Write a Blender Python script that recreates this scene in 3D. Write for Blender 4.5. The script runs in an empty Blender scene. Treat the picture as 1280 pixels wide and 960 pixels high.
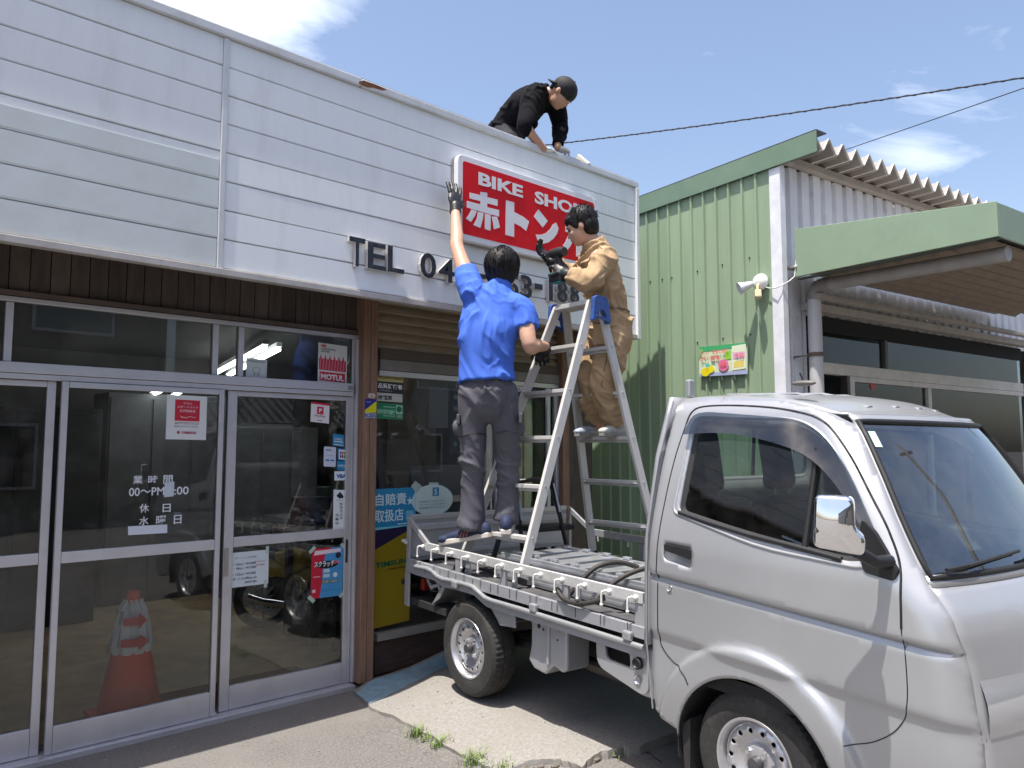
import bpy, bmesh, math, random
from mathutils import Vector as V, Matrix, noise
from mathutils.geometry import delaunay_2d_cdt
random.seed(7)
S = bpy.context.scene
COL = S.collection

# ---------------------------------------------------------------- camera
F_PX, PITCH, YAW, CAM_Z = 960.0, math.atan(80 / 960.0), math.radians(47.2), 1.55
cf = V((math.cos(YAW) * math.cos(PITCH), math.sin(YAW) * math.cos(PITCH), math.sin(PITCH)))
cr = V((math.sin(YAW), -math.cos(YAW), 0))
cu = cr.cross(cf)
CAM = V((0, 0, CAM_Z))
cam = bpy.data.objects.new("camera", bpy.data.cameras.new("camera"))
COL.objects.link(cam)
cam.matrix_world = Matrix(((cr.x, cu.x, -cf.x, 0), (cr.y, cu.y, -cf.y, 0), (cr.z, cu.z, -cf.z, CAM_Z), (0, 0, 0, 1)))
cam.data.sensor_width = 36
cam.data.lens = 36 * F_PX / 1280
cam.data.clip_start = 0.05
cam.data.clip_end = 3000
S.camera = cam

# ---------------------------------------------------------------- sky, sun, exposure
TO_SUN = V((-0.30, -0.038, 1.0)).normalized()
SUN_EL = math.asin(TO_SUN.z)
SUN_AZ = math.atan2(TO_SUN.x, TO_SUN.y)
w = bpy.data.worlds.new("World"); S.world = w; w.use_nodes = True
nt = w.node_tree; nt.nodes.clear()
out = nt.nodes.new('ShaderNodeOutputWorld'); bg = nt.nodes.new('ShaderNodeBackground')
sky = nt.nodes.new('ShaderNodeTexSky'); sky.sky_type = 'NISHITA'; sky.sun_disc = False
sky.sun_elevation = SUN_EL; sky.sun_rotation = SUN_AZ
sky.air_density = 1.0; sky.dust_density = 2.5; sky.ozone_density = 1.2
tc = nt.nodes.new('ShaderNodeTexCoord')
mp = nt.nodes.new('ShaderNodeMapping'); mp.inputs['Scale'].default_value = (1.0, 1.0, 2.2); mp.inputs['Location'].default_value = (0.35, 0.1, 0)
nz = nt.nodes.new('ShaderNodeTexNoise'); nz.inputs['Scale'].default_value = 3.1; nz.inputs['Detail'].default_value = 10; nz.inputs['Roughness'].default_value = 0.60; nz.inputs['Distortion'].default_value = 0.5
rp = nt.nodes.new('ShaderNodeValToRGB'); rp.color_ramp.elements[0].position = 0.48; rp.color_ramp.elements[1].position = 0.86
nt.links.new(tc.outputs['Generated'], mp.inputs['Vector']); nt.links.new(mp.outputs[0], nz.inputs['Vector'])
def puff(d, r, amp):
    """a cloud bank standing in one direction of the sky"""
    vm = nt.nodes.new('ShaderNodeVectorMath'); vm.operation = 'DISTANCE'; vm.inputs[1].default_value = d
    nt.links.new(tc.outputs['Generated'], vm.inputs[0])
    mr = nt.nodes.new('ShaderNodeMapRange'); mr.inputs['From Min'].default_value = 0; mr.inputs['From Max'].default_value = r
    mr.inputs['To Min'].default_value = amp; mr.inputs['To Max'].default_value = 0.0
    nt.links.new(vm.outputs['Value'], mr.inputs['Value'])
    return mr.outputs[0]
def sdir(px, py):
    return (cf * F_PX + cr * (px - 640) + cu * (480 - py)).normalized()
acc = nz.outputs['Fac']
for d, r, am in ((sdir(200, -50), 0.27, .40), (sdir(1145, 195), 0.22, .38), (sdir(20, -120), 0.35, .32)):
    ad = nt.nodes.new('ShaderNodeMath'); ad.operation = 'ADD'
    nt.links.new(acc, ad.inputs[0]); nt.links.new(puff(d, r, am), ad.inputs[1]); acc = ad.outputs[0]
sb = nt.nodes.new('ShaderNodeMath'); sb.operation = 'SUBTRACT'; sb.inputs[1].default_value = 0.235
nt.links.new(acc, sb.inputs[0]); nt.links.new(sb.outputs[0], rp.inputs['Fac'])
mx = nt.nodes.new('ShaderNodeMix'); mx.data_type = 'RGBA'
sc_ = nt.nodes.new('ShaderNodeMix'); sc_.data_type = 'RGBA'; sc_.blend_type = 'MULTIPLY'; sc_.inputs[0].default_value = 1
sc_.inputs[7].default_value = (1.10, 1.05, 1.03, 1)
nt.links.new(sky.outputs[0], sc_.inputs[6])
nt.links.new(rp.outputs[0], mx.inputs[0]); nt.links.new(sc_.outputs[2], mx.inputs[6]); mx.inputs[7].default_value = (8.8, 9.2, 9.9, 1)
nt.links.new(mx.outputs[2], bg.inputs['Color']); nt.links.new(bg.outputs[0], out.inputs['Surface'])
bg.inputs['Strength'].default_value = 0.138
sun = bpy.data.objects.new("sun", bpy.data.lights.new("sun", 'SUN')); COL.objects.link(sun)
sun.data.energy = 4.2; sun.data.angle = math.radians(0.5); sun.data.color = (1.0, 0.95, 0.88)
sun.rotation_euler = TO_SUN.to_track_quat('Z', 'Y').to_euler()
sun.location = (0, 0, 20)
S.view_settings.view_transform = 'Standard'; S.view_settings.look = 'None'
S.view_settings.exposure = 0.75; S.view_settings.gamma = 1
S.render.engine = 'CYCLES'
S.cycles.max_bounces = 8; S.cycles.transparent_max_bounces = 16; S.cycles.caustics_reflective = False; S.cycles.caustics_refractive = False

# ---------------------------------------------------------------- measuring helpers
def ray(px, py):
    return cf + cr * ((px - 640) / F_PX) + cu * ((480 - py) / F_PX)
def PD(px, py, d):            # the point at forward distance d seen there
    k = ray(px, py); return CAM + k * (d / k.dot(cf))
def PL(px, py, n, p0):        # the point on a real plane
    k = ray(px, py); n = V(n); return CAM + k * ((V(p0) - CAM).dot(n) / k.dot(n))
def PY(px, py, y): return PL(px, py, (0, 1, 0), (0, y, 0))
def PZ(px, py, z): return PL(px, py, (0, 0, 1), (0, 0, z))

# ---------------------------------------------------------------- materials
def srgb(*c): return tuple(((x / 255) / 12.92 if x / 255 <= .04045 else ((x / 255 + .055) / 1.055) ** 2.4) for x in c)
MATS = {}
def mat(name, color, rough=.5, metal=0., var=.12, scale=8., bump=.0, bscale=60., stretch=(1, 1, 1), dirt=None, dirt_amt=.0, dirt_scale=2., coat=0., emis=None, estr=0., spec=.5, dirt_pos=.5, rvar=.0, orand=0.):
    if name in MATS: return MATS[name]
    m = bpy.data.materials.new(name); m.use_nodes = True; N = m.node_tree.nodes; L = m.node_tree.links
    b = N['Principled BSDF']; color = tuple(color[:3])
    t = N.new('ShaderNodeTexCoord'); mpn = N.new('ShaderNodeMapping'); mpn.inputs['Scale'].default_value = stretch
    L.new(t.outputs['Object'], mpn.inputs['Vector'])
    n1 = N.new('ShaderNodeTexNoise'); n1.inputs['Scale'].default_value = scale; n1.inputs['Detail'].default_value = 6; n1.inputs['Roughness'].default_value = .62
    L.new(mpn.outputs[0], n1.inputs['Vector'])
    r1 = N.new('ShaderNodeValToRGB'); r1.color_ramp.elements[0].position = .3; r1.color_ramp.elements[1].position = .7
    r1.color_ramp.elements[0].color = (*[c * (1 - var) for c in color], 1); r1.color_ramp.elements[1].color = (*[min(1, c * (1 + var)) for c in color], 1)
    L.new(n1.outputs['Fac'], r1.inputs['Fac']); col = r1.outputs[0]
    if dirt:
        n2 = N.new('ShaderNodeTexNoise'); n2.inputs['Scale'].default_value = dirt_scale; n2.inputs['Detail'].default_value = 9; n2.inputs['Roughness'].default_value = .7
        L.new(mpn.outputs[0], n2.inputs['Vector'])
        r2 = N.new('ShaderNodeValToRGB'); r2.color_ramp.elements[0].position = dirt_pos; r2.color_ramp.elements[1].position = min(1, dirt_pos + .22)
        r2.color_ramp.elements[1].color = (dirt_amt,) * 3 + (1,)
        L.new(n2.outputs['Fac'], r2.inputs['Fac'])
        mxn = N.new('ShaderNodeMix'); mxn.data_type = 'RGBA'; L.new(r2.outputs[0], mxn.inputs[0]); L.new(col, mxn.inputs[6]); mxn.inputs[7].default_value = (*dirt, 1); col = mxn.outputs[2]
    if orand:
        oi = N.new('ShaderNodeObjectInfo'); m3 = N.new('ShaderNodeMapRange'); m3.inputs['To Min'].default_value = 1 - orand; m3.inputs['To Max'].default_value = 1 + orand * .6
        L.new(oi.outputs['Random'], m3.inputs['Value']); m4 = N.new('ShaderNodeMix'); m4.data_type = 'RGBA'; m4.blend_type = 'MULTIPLY'; m4.inputs[0].default_value = 1; L.new(col, m4.inputs[6]); L.new(m3.outputs[0], m4.inputs[7]); col = m4.outputs[2]
    L.new(col, b.inputs['Base Color'])
    b.inputs['Roughness'].default_value = rough; b.inputs['Metallic'].default_value = metal
    b.inputs['Specular IOR Level'].default_value = spec
    if rvar:
        mr = N.new('ShaderNodeMapRange'); mr.inputs['To Min'].default_value = max(0, rough - rvar); mr.inputs['To Max'].default_value = min(1, rough + rvar)
        L.new(n1.outputs['Fac'], mr.inputs['Value']); L.new(mr.outputs[0], b.inputs['Roughness'])
    if coat: b.inputs['Coat Weight'].default_value = coat; b.inputs['Coat Roughness'].default_value = .04
    if bump:
        n3 = N.new('ShaderNodeTexNoise'); n3.inputs['Scale'].default_value = bscale; n3.inputs['Detail'].default_value = 4
        L.new(mpn.outputs[0], n3.inputs['Vector'])
        bp = N.new('ShaderNodeBump'); bp.inputs['Strength'].default_value = min(1, bump * 4); bp.inputs['Distance'].default_value = .004 + bump * .01
        L.new(n3.outputs['Fac'], bp.inputs['Height']); L.new(bp.outputs[0], b.inputs['Normal'])
    if emis: b.inputs['Emission Color'].default_value = (*emis, 1); b.inputs['Emission Strength'].default_value = estr
    MATS[name] = m; return m
def glass(name, tint=(.9, .94, .93), refl=.05, rough=0., dust=.10):
    if name in MATS: return MATS[name]
    m = bpy.data.materials.new(name); m.use_nodes = True; N = m.node_tree.nodes; L = m.node_tree.links; N.clear()
    o = N.new('ShaderNodeOutputMaterial'); tr = N.new('ShaderNodeBsdfTransparent'); tr.inputs[0].default_value = (*tint, 1)
    g = N.new('ShaderNodeBsdfGlossy'); g.inputs['Roughness'].default_value = rough; g.inputs[0].default_value = (.95, .97, 1, 1)
    fr = N.new('ShaderNodeFresnel'); fr.inputs[0].default_value = 1.43
    ad = N.new('ShaderNodeMath'); ad.operation = 'ADD'; ad.inputs[1].default_value = refl; ad.use_clamp = True
    mxs = N.new('ShaderNodeMixShader'); L.new(fr.outputs[0], ad.inputs[0]); L.new(ad.outputs[0], mxs.inputs[0]); L.new(tr.outputs[0], mxs.inputs[1]); L.new(g.outputs[0], mxs.inputs[2])
    t = N.new('ShaderNodeTexCoord'); n1 = N.new('ShaderNodeTexNoise'); n1.inputs['Scale'].default_value = 3.5; n1.inputs['Detail'].default_value = 9; n1.inputs['Roughness'].default_value = .7
    L.new(t.outputs['Object'], n1.inputs['Vector']); mr = N.new('ShaderNodeMapRange'); mr.inputs['From Min'].default_value = .45; mr.inputs['From Max'].default_value = .8; mr.inputs['To Max'].default_value = dust
    L.new(n1.outputs['Fac'], mr.inputs['Value']); df = N.new('ShaderNodeBsdfDiffuse'); df.inputs[0].default_value = (.45, .43, .40, 1); m2 = N.new('ShaderNodeMixShader')
    L.new(mr.outputs[0], m2.inputs[0]); L.new(mxs.outputs[0], m2.inputs[1]); L.new(df.outputs[0], m2.inputs[2]); L.new(m2.outputs[0], o.inputs[0])
    MATS[name] = m; return m
def flat(name, rgb255, rough=.45, var=.03):   # printed colour
    return mat('print_' + name, srgb(*rgb255), rough, var=var, scale=20)

# ---------------------------------------------------------------- objects
MWD = {}
def MWo(o):
    return MWD.get(o.name, Matrix.Identity(4))
def tag(o, label=None, cat=None, group=None, kind=None):
    if label: o['label'] = label
    if cat: o['category'] = cat
    if group: o['group'] = group
    if kind: o['kind'] = kind
    return o
def thing(name, label, cat, M=None, group=None):
    o = bpy.data.objects.new(name, None); COL.objects.link(o); o.empty_display_size = .1
    M = M if isinstance(M, Matrix) else Matrix.Translation(V(M) if M else V())
    o.matrix_world = M; MWD[o.name] = M.copy()
    return tag(o, label, cat, group)
class MB:
    def __init__(s, T=None): s.v = []; s.f = []; s.mi = []; s.cur = 0; s.T = T
    def add(s, vs, fs):
        n = len(s.v); s.v += [tuple(s.T @ V(p)) if s.T else tuple(p) for p in vs]; s.f += [tuple(i + n for i in f) for f in fs]; s.mi += [s.cur] * len(fs); return s
    def box(s, x0, x1, y0, y1, z0, z1):
        return s.add([(x, y, z) for x in (x0, x1) for y in (y0, y1) for z in (z0, z1)], [(0, 1, 3, 2), (4, 6, 7, 5), (0, 4, 5, 1), (2, 3, 7, 6), (0, 2, 6, 4), (1, 5, 7, 3)])
    def bar(s, p, q, w, h, up=(0, 0, 1)):       # rectangular bar from p to q
        p, q = V(p), V(q); t = (q - p).normalized(); a = t.cross(V(up)); a = a.normalized() if a.length > 1e-4 else V((1, 0, 0)); b = a.cross(t).normalized()
        vs = [c + a * i * w / 2 + b * j * h / 2 for c in (p, q) for i, j in ((-1, -1), (1, -1), (1, 1), (-1, 1))]
        return s.add(vs, [(3, 2, 1, 0), (4, 5, 6, 7), (0, 1, 5, 4), (1, 2, 6, 5), (2, 3, 7, 6), (3, 0, 4, 7)])
    def tube(s, pts, r, n=10, ref=None, cap=True):
        pts = [V(p) for p in pts]; rs = r if isinstance(r, (list, tuple)) else [r] * len(pts); vs = []; fs = []
        t0 = (pts[1] - pts[0]).normalized(); a = V(ref) if ref else (V((0, 0, 1)) if abs(t0.z) < .9 else V((1, 0, 0)))
        for i, p in enumerate(pts):
            t = (pts[min(i + 1, len(pts) - 1)] - pts[max(i - 1, 0)]).normalized()
            a = (a - t * a.dot(t)).normalized(); b = t.cross(a)
            ra, rb = rs[i] if isinstance(rs[i], (tuple, list)) else (rs[i], rs[i])
            vs += [p + a * ra * math.cos(2 * math.pi * k / n) + b * rb * math.sin(2 * math.pi * k / n) for k in range(n)]
        for i in range(len(pts) - 1):
            fs += [(i * n + k, i * n + (k + 1) % n, (i + 1) * n + (k + 1) % n, (i + 1) * n + k) for k in range(n)]
        if cap: fs += [tuple(range(n - 1, -1, -1)), tuple((len(pts) - 1) * n + k for k in range(n))]
        return s.add(vs, fs)
    def lathe(s, prof, c, axis, n=32, fr=None):   # prof [(r, h)], revolve round axis through c
        axis = V(axis).normalized(); a = V((0, 0, 1)) if abs(axis.z) < .9 else V((1, 0, 0)); a = (a - axis * a.dot(axis)).normalized(); b = axis.cross(a); c = V(c)
        vs = []; fs = []; m = len(prof)
        for k in range(n):
            an = 2 * math.pi * k / n; d = a * math.cos(an) + b * math.sin(an)
            for j, (r, h) in enumerate(prof):
                vs.append(c + axis * h + d * (r + (fr(k, j) if fr else 0)))
        for k in range(n):
            for j in range(m - 1):
                fs.append((k * m + j, ((k + 1) % n) * m + j, ((k + 1) % n) * m + j + 1, k * m + j + 1))
        return s.add(vs, fs)
    def prism(s, poly, O, U, W, D):               # polygon in plane (U,W) at O, thickness vector D
        O, U, W, D = V(O), V(U), V(W), V(D); n = len(poly)
        vs = [O + U * p[0] + W * p[1] for p in poly]; vs += [p + D for p in vs]
        return s.add(vs, [tuple(range(n)), tuple(range(2 * n - 1, n - 1, -1))] + [(i, i + n, (i + 1) % n + n, (i + 1) % n) for i in range(n)])
    def sphere(s, c, r, n=12, m=8, A=None):
        c = V(c); rr = V(r) if isinstance(r, (tuple, list)) else V((r, r, r)); A = A or Matrix.Identity(3)
        vs = [c + A @ V((0, 0, rr.z))]; fs = []
        for j in range(1, m):
            ph = math.pi * j / m
            for k in range(n):
                th = 2 * math.pi * k / n; vs.append(c + A @ V((rr.x * math.sin(ph) * math.cos(th), rr.y * math.sin(ph) * math.sin(th), rr.z * math.cos(ph))))
        vs.append(c + A @ V((0, 0, -rr.z)))
        for k in range(n): fs.append((0, 1 + k, 1 + (k + 1) % n))
        for j in range(m - 2):
            for k in range(n): fs.append((1 + j * n + k, 1 + (j + 1) * n + k, 1 + (j + 1) * n + (k + 1) % n, 1 + j * n + (k + 1) % n))
        e = len(vs) - 1; b = 1 + (m - 2) * n
        for k in range(n): fs.append((b + k, e, b + (k + 1) % n))
        return s.add(vs, fs)
    def grid(s, fn, nu, nv):
        vs = [fn(i / nu, j / nv) for i in range(nu + 1) for j in range(nv + 1)]; m = nv + 1
        return s.add(vs, [(i * m + j, (i + 1) * m + j, (i + 1) * m + j + 1, i * m + j + 1) for i in range(nu) for j in range(nv)])
    def build(s, name, m, parent=None, smooth=None, bevel=0, solid=0, local=False, seg=2):
        me = bpy.data.meshes.new(name); vs = s.v
        if parent is not None and not local:
            I = MWo(parent).inverted(); vs = [tuple(I @ V(p)) for p in vs]
        me.from_pydata([tuple(p) for p in vs], [], s.f)
        for mm in (m if isinstance(m, (list, tuple)) else [m]): me.materials.append(mm)
        if any(s.mi): me.polygons.foreach_set('material_index', s.mi)
        bm = bmesh.new(); bm.from_mesh(me); bmesh.ops.recalc_face_normals(bm, faces=bm.faces)
        if smooth is not None:
            for f in bm.faces: f.smooth = True
            a = math.radians(smooth)
            for e in bm.edges:
                if len(e.link_faces) == 2 and e.calc_face_angle(0) > a: e.smooth = False
        bm.to_mesh(me); bm.free()
        o = bpy.data.objects.new(name, me); COL.objects.link(o)
        if parent is not None: o.parent = parent; MWD[o.name] = MWo(parent)
        if solid:
            q = o.modifiers.new('solid', 'SOLIDIFY'); q.thickness = solid; q.offset = -1
        if bevel:
            q = o.modifiers.new('bevel', 'BEVEL'); q.width = bevel; q.segments = seg; q.limit_method = 'ANGLE'; q.angle_limit = .6; q.harden_normals = False
        return o
def B(name, m, parent, x0, x1, y0, y1, z0, z1, bevel=0, T=None, local=False, **k):
    return MB(T).box(x0, x1, y0, y1, z0, z1).build(name, m, parent, bevel=bevel, local=local, **k)
def inpoly(p, poly):
    x, y = p; c = False; j = len(poly) - 1
    for i in range(len(poly)):
        xi, yi = poly[i]; xj, yj = poly[j]
        if (yi > y) != (yj > y) and x < (xj - xi) * (y - yi) / (yj - yi) + xi: c = not c
        j = i
    return c
def resample(poly, sp):
    o = []
    for i, p in enumerate(poly):
        q = poly[(i + 1) % len(poly)]; n = max(1, int(math.hypot(q[0] - p[0], q[1] - p[1]) / sp + .5))
        o += [(p[0] + (q[0] - p[0]) * k / n, p[1] + (q[1] - p[1]) * k / n) for k in range(n)]
    return o
def rounded(pts, r, n=4):
    """polygon with rounded corners; r may be a list"""
    o = []; N = len(pts)
    for i in range(N):
        p = V((*pts[i], 0)); a = V((*pts[i - 1], 0)) - p; b = V((*pts[(i + 1) % N], 0)) - p; rr = r[i] if isinstance(r, (list, tuple)) else r
        rr = min(rr, a.length * .49, b.length * .49)
        if rr <= 0: o.append((p.x, p.y)); continue
        A = p + a.normalized() * rr; Bq = p + b.normalized() * rr
        for k in range(n + 1):
            t = k / n; q = A * (1 - t) ** 2 + p * 2 * t * (1 - t) + Bq * t * t; o.append((q.x, q.y))
    return o
def panel(mb, outer, holes, fn, sp, extra=()):
    """sheet with holes cut from a 2D outline, meshed finely and bent by fn(x, z) -> point"""
    outer = resample(outer, sp); holes = [resample(h, sp) for h in holes]
    vs = [V(p) for p in outer]; es = [(i, (i + 1) % len(outer)) for i in range(len(outer))]
    for h in holes:
        n = len(vs); vs += [V(p) for p in h]; es += [(n + i, n + (i + 1) % len(h)) for i in range(len(h))]
    x0 = min(p[0] for p in outer); x1 = max(p[0] for p in outer); z0 = min(p[1] for p in outer); z1 = max(p[1] for p in outer)
    bd = [(p.x, p.y) for p in vs]
    nx = int((x1 - x0) / sp); nz_ = int((z1 - z0) / sp)
    for i in range(1, nx):
        for j in range(1, nz_):
            p = (x0 + (i + (.5 if j % 2 else 0)) * sp, z0 + j * sp)
            if inpoly(p, outer) and not any(inpoly(p, h) for h in holes) and min((p[0] - q[0]) ** 2 + (p[1] - q[1]) ** 2 for q in bd) > (sp * .55) ** 2: vs.append(V(p))
    if extra:
        ok = [q for q in extra if inpoly(q, outer) and not any(inpoly(q, h) for h in holes) and min((q[0] - b_[0]) ** 2 + (q[1] - b_[1]) ** 2 for b_ in bd) > (sp * .4) ** 2]
        vs = vs[:len(bd)] + [p for p in vs[len(bd):] if min((p.x - q[0]) ** 2 + (p.y - q[1]) ** 2 for q in ok) > (sp * .45) ** 2] + [V(q) for q in ok]
    r = delaunay_2d_cdt(vs, es, [], 0, 1e-6)
    fs = []
    for f in r[2]:
        c = sum((r[0][i] for i in f), V((0, 0))) / len(f)
        if inpoly(c, outer) and not any(inpoly(c, h) for h in holes): fs.append(tuple(f))
    mb.add([fn(p.x, p.y) for p in r[0]], fs)
    return mb
def text(s, O, U, W, h, m, parent, name='lettering', depth=0., bold=0., width=None, align='LEFT', label=None, side=None, off=.0015):
    """flat or raised lettering: O baseline start, U along, W up, h cap height"""
    cu_ = bpy.data.curves.new('t', 'FONT'); cu_.body = s; cu_.size = 1; cu_.extrude = 0; cu_.offset = bold; cu_.resolution_u = 3
    to = bpy.data.objects.new('t', cu_); COL.objects.link(to)
    dg = bpy.context.evaluated_depsgraph_get(); me = bpy.data.meshes.new_from_object(to.evaluated_get(dg)); bpy.data.objects.remove(to); bpy.data.curves.remove(cu_)
    if not len(me.vertices): return None
    xs = [v.co.x for v in me.vertices]; ys = [v.co.y for v in me.vertices]; x0, x1, y0, y1 = min(xs), max(xs), min(ys), max(ys)
    k = h / (y1 - y0); kx = width / (x1 - x0) if width else k
    U = V(U).normalized(); W = V(W).normalized(); Nn = U.cross(W).normalized(); O = V(O)
    sh = {'LEFT': 0, 'CENTER': (x1 - x0) * kx / 2, 'RIGHT': (x1 - x0) * kx}[align]
    mb = MB()
    vs = [O + U * ((v.co.x - x0) * kx - sh) + W * ((v.co.y - y0) * k) + Nn * (depth + off) for v in me.vertices]; fs = [tuple(p.vertices) for p in me.polygons]
    mb.add(vs, fs)
    if depth:
        cnt = {}
        for f in fs:
            for i in range(len(f)): e = (f[i], f[(i + 1) % len(f)]); cnt[e] = 1
        bd = [e for e in cnt if (e[1], e[0]) not in cnt]
        mb.cur = 1 if side else 0
        vv = []; ff = []
        for e in bd:
            n = len(vv); vv += [vs[e[0]], vs[e[1]], vs[e[1]] - Nn * depth, vs[e[0]] - Nn * depth]; ff.append((n, n + 1, n + 2, n + 3))
        mb.add(vv, ff)
    bpy.data.meshes.remove(me)
    o = mb.build(name, [m, side] if side else m, parent)
    if label: o['label'] = label
    return o
def dup(root, M=None, label=None):
    r = root.copy(); COL.objects.link(r)
    if M is not None: r.matrix_world = M
    if label: r['label'] = label
    for ch in root.children:
        c = ch.copy(); COL.objects.link(c); c.parent = r
        for g in ch.children: d = g.copy(); COL.objects.link(d); d.parent = c
    return r

# ---------------------------------------------------------------- common materials
ALU = mat('aluminium', (.55, .56, .58), .38, .85, .12, 14, .02, 90, rvar=.12)
ALU_F = mat('aluminium_frame', (.60, .60, .64), .42, .55, .10, 5, dirt=(.22, .19, .17), dirt_amt=.35, dirt_scale=5, dirt_pos=.55)
ALU_W = mat('worn_aluminium', (.66, .66, .65), .5, .45, .12, 16, .02, 120, dirt=(.30, .27, .22), dirt_amt=.5, dirt_scale=16)
DARK = mat('black_plastic', (.018, .018, .020), .45, var=.2)
RUBBER = mat('rubber', (.030, .029, .028), .82, var=.25, scale=40, bump=.04, bscale=200, dirt=(.10, .09, .08), dirt_amt=.45, dirt_scale=9)
WHITE = mat('white_enamel', (.80, .80, .79), .4, var=.04)
SIDING = mat('white_siding', (.84, .87, .885), .48, 0, .04, 2.2, stretch=(3, 3, .55), dirt=(.52, .53, .52), dirt_amt=.36, dirt_scale=2.2, dirt_pos=.50, orand=.045)
COPING = mat('fascia_coping', (.62, .64, .66), .5, 0, .06, 5, dirt=(.35, .30, .26), dirt_amt=.5, dirt_scale=4)
PATCH = mat('weathered_patch', (.63, .68, .68), .62, 0, .05, 3, dirt=(.55, .57, .56), dirt_amt=.5, dirt_scale=4, dirt_pos=.45)
BROWN = mat('brown_board', (.098, .076, .066), .65, 0, .30, 6, .05, 60, stretch=(3, 3, .6), dirt=(.05, .036, .03), dirt_amt=.6, dirt_scale=5, orand=.3)
WOOD = mat('weathered_wood', (.25, .145, .10), .72, 0, .28, 9, .08, 40, stretch=(6, 6, .5), dirt=(.14, .08, .055), dirt_amt=.6, dirt_scale=4)
SHUT = mat('shutter_paint', (.46, .385, .29), .6, 0, .12, 5, dirt=(.07, .045, .03), dirt_amt=.8, dirt_scale=4, dirt_pos=.55, stretch=(1, 1, 4), orand=.12)
DKMETAL = mat('dark_bronze', (.085, .075, .068), .5, .3, .15, 8)
GLASS = glass('shop_glass', (.88, .90, .89), .0)
TUBE = mat('fluorescent_tube', (.9, .9, .9), .4, emis=(.95, 1, 1), estr=6)
# ================================================================ SETTING
def sm(a, b, x):
    t = min(1, max(0, (x - a) / (b - a))); return t * t * (3 - 2 * t)
def gh(x, y):                 # the asphalt rises gently towards the parking slab
    k = .75 * sm(3.7, 4.35, y); return .088 * sm(2.25 + k, 2.95 + k, x)
ASPH = mat('asphalt', (.150, .142, .132), .9, 0, .42, 75, .10, 150, dirt=(.225, .208, .186), dirt_amt=.55, dirt_scale=1.1, dirt_pos=.42)
CONC = mat('slab_concrete', (.252, .240, .220), .88, 0, .22, 60, .08, 140, dirt=(.24, .215, .185), dirt_amt=.55, dirt_scale=2.6, dirt_pos=.48)
xs = [-300, -60, -12, -4] + [-2 + .25 * i for i in range(41)] + [12, 40, 120, 300]
ys = [-300, -60, -12, -4] + [-2 + .25 * i for i in range(27)] + [6, 12, 40, 120, 300]
mb = MB(); n = len(ys)
mb.add([(x, y, gh(x, y)) for x in xs for y in ys], [(i * n + j, (i + 1) * n + j, (i + 1) * n + j + 1, i * n + j + 1) for i in range(len(xs) - 1) for j in range(n - 1)])
tag(mb.build('asphalt_ground', ASPH, smooth=60), kind='structure')

# concrete parking slab with a broken front edge
edge = [((442, 862), .035), ((455, 872), .04), ((470, 881), .05), ((492, 893), .055), ((512, 902), .06), ((530, 911), .065), ((548, 919), .07), ((570, 929), .08), ((592, 938), .085), ((612, 946), .09),
        ((634, 953), .10), ((647, 946), .10), ((664, 942), .105), ((682, 943), .105), ((700, 944), .105), ((714, 950), .105), ((727, 955), .105), ((738, 948), .105), ((748, 942), .11), ((762, 940), .11), ((779, 937), .11), ((797, 938), .11),
        ((815, 931), .11), ((834, 925), .11), ((852, 918), .11)]
sl = [PZ(p[0], p[1], z) for p, z in edge]
sl2 = []
for i, p in enumerate(sl):
    sl2.append(p)
    if i < len(sl) - 1:
        q = sl[i + 1]
        for k in (1, 2): sl2.append(p.lerp(q, k / 3) + V((random.uniform(-.010, .010), random.uniform(-.010, .010), 0)))
far = [V((4.1, 2.35, 0)), V((4.75, 2.2, 0)), V((5.05, 3.2, 0)), V((5.1, 4.47, 0)), V((4.2, 4.47, 0)), V((3.4, 4.47, 0)), V((2.86, 4.46, 0))]
poly = [(p.x, p.y) for p in sl2] + [(p.x, p.y) for p in far]
def slab_z(x, y):
    return gh(x, y) + .018 + .022 * sm(2.4, 3.2, x) + .006 * noise.noise((x * 1.7, y * 1.7, 0)) + .002 * noise.noise((x * 9, y * 9, 3))
mb = MB(); panel(mb, poly, [], lambda x, y: V((x, y, slab_z(x, y))), .06)
ns = len(sl2)
top = [V((p.x, p.y, slab_z(p.x, p.y))) for p in sl2]
bot = [V((p.x + random.uniform(-.006, .012), p.y - .006, gh(p.x, p.y) - .05)) for p in sl2]
mid = [(t + b) / 2 + V((random.uniform(-.008, .004), random.uniform(-.012, .0), 0)) for t, b in zip(top, bot)]
mb.add(top + mid + bot, [(i, i + 1, i + 1 + ns, i + ns) for i in range(ns - 1)] + [(i + ns, i + 1 + ns, i + 1 + 2 * ns, i + 2 * ns) for i in range(ns - 1)])
slab = mb.build('concrete_slab', CONC, smooth=40); tag(slab, kind='structure')
# old blue paint along the shop side of the slab (a stain with its own outline)
BLUEP = mat('worn_blue_paint', (.22, .35, .44), .8, 0, .2, 14, .04, 120, dirt=(.30, .29, .26), dirt_amt=.6, dirt_scale=6, dirt_pos=.5)
bp_ = [PZ(*p, .06) for p in ((445, 860), (462, 872), (480, 866), (510, 853), (540, 844), (572, 838), (620, 834))]
poly = [(p.x, p.y) for p in bp_] + [(4.2, 4.2), (4.2, 4.44), (2.84, 4.42)]
mb = MB(); panel(mb, poly, [], lambda x, y: V((x, y, slab_z(x, y) + .004)), .07); tag(mb.build('blue_paint_patch', BLUEP, smooth=60), kind='structure')
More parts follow.
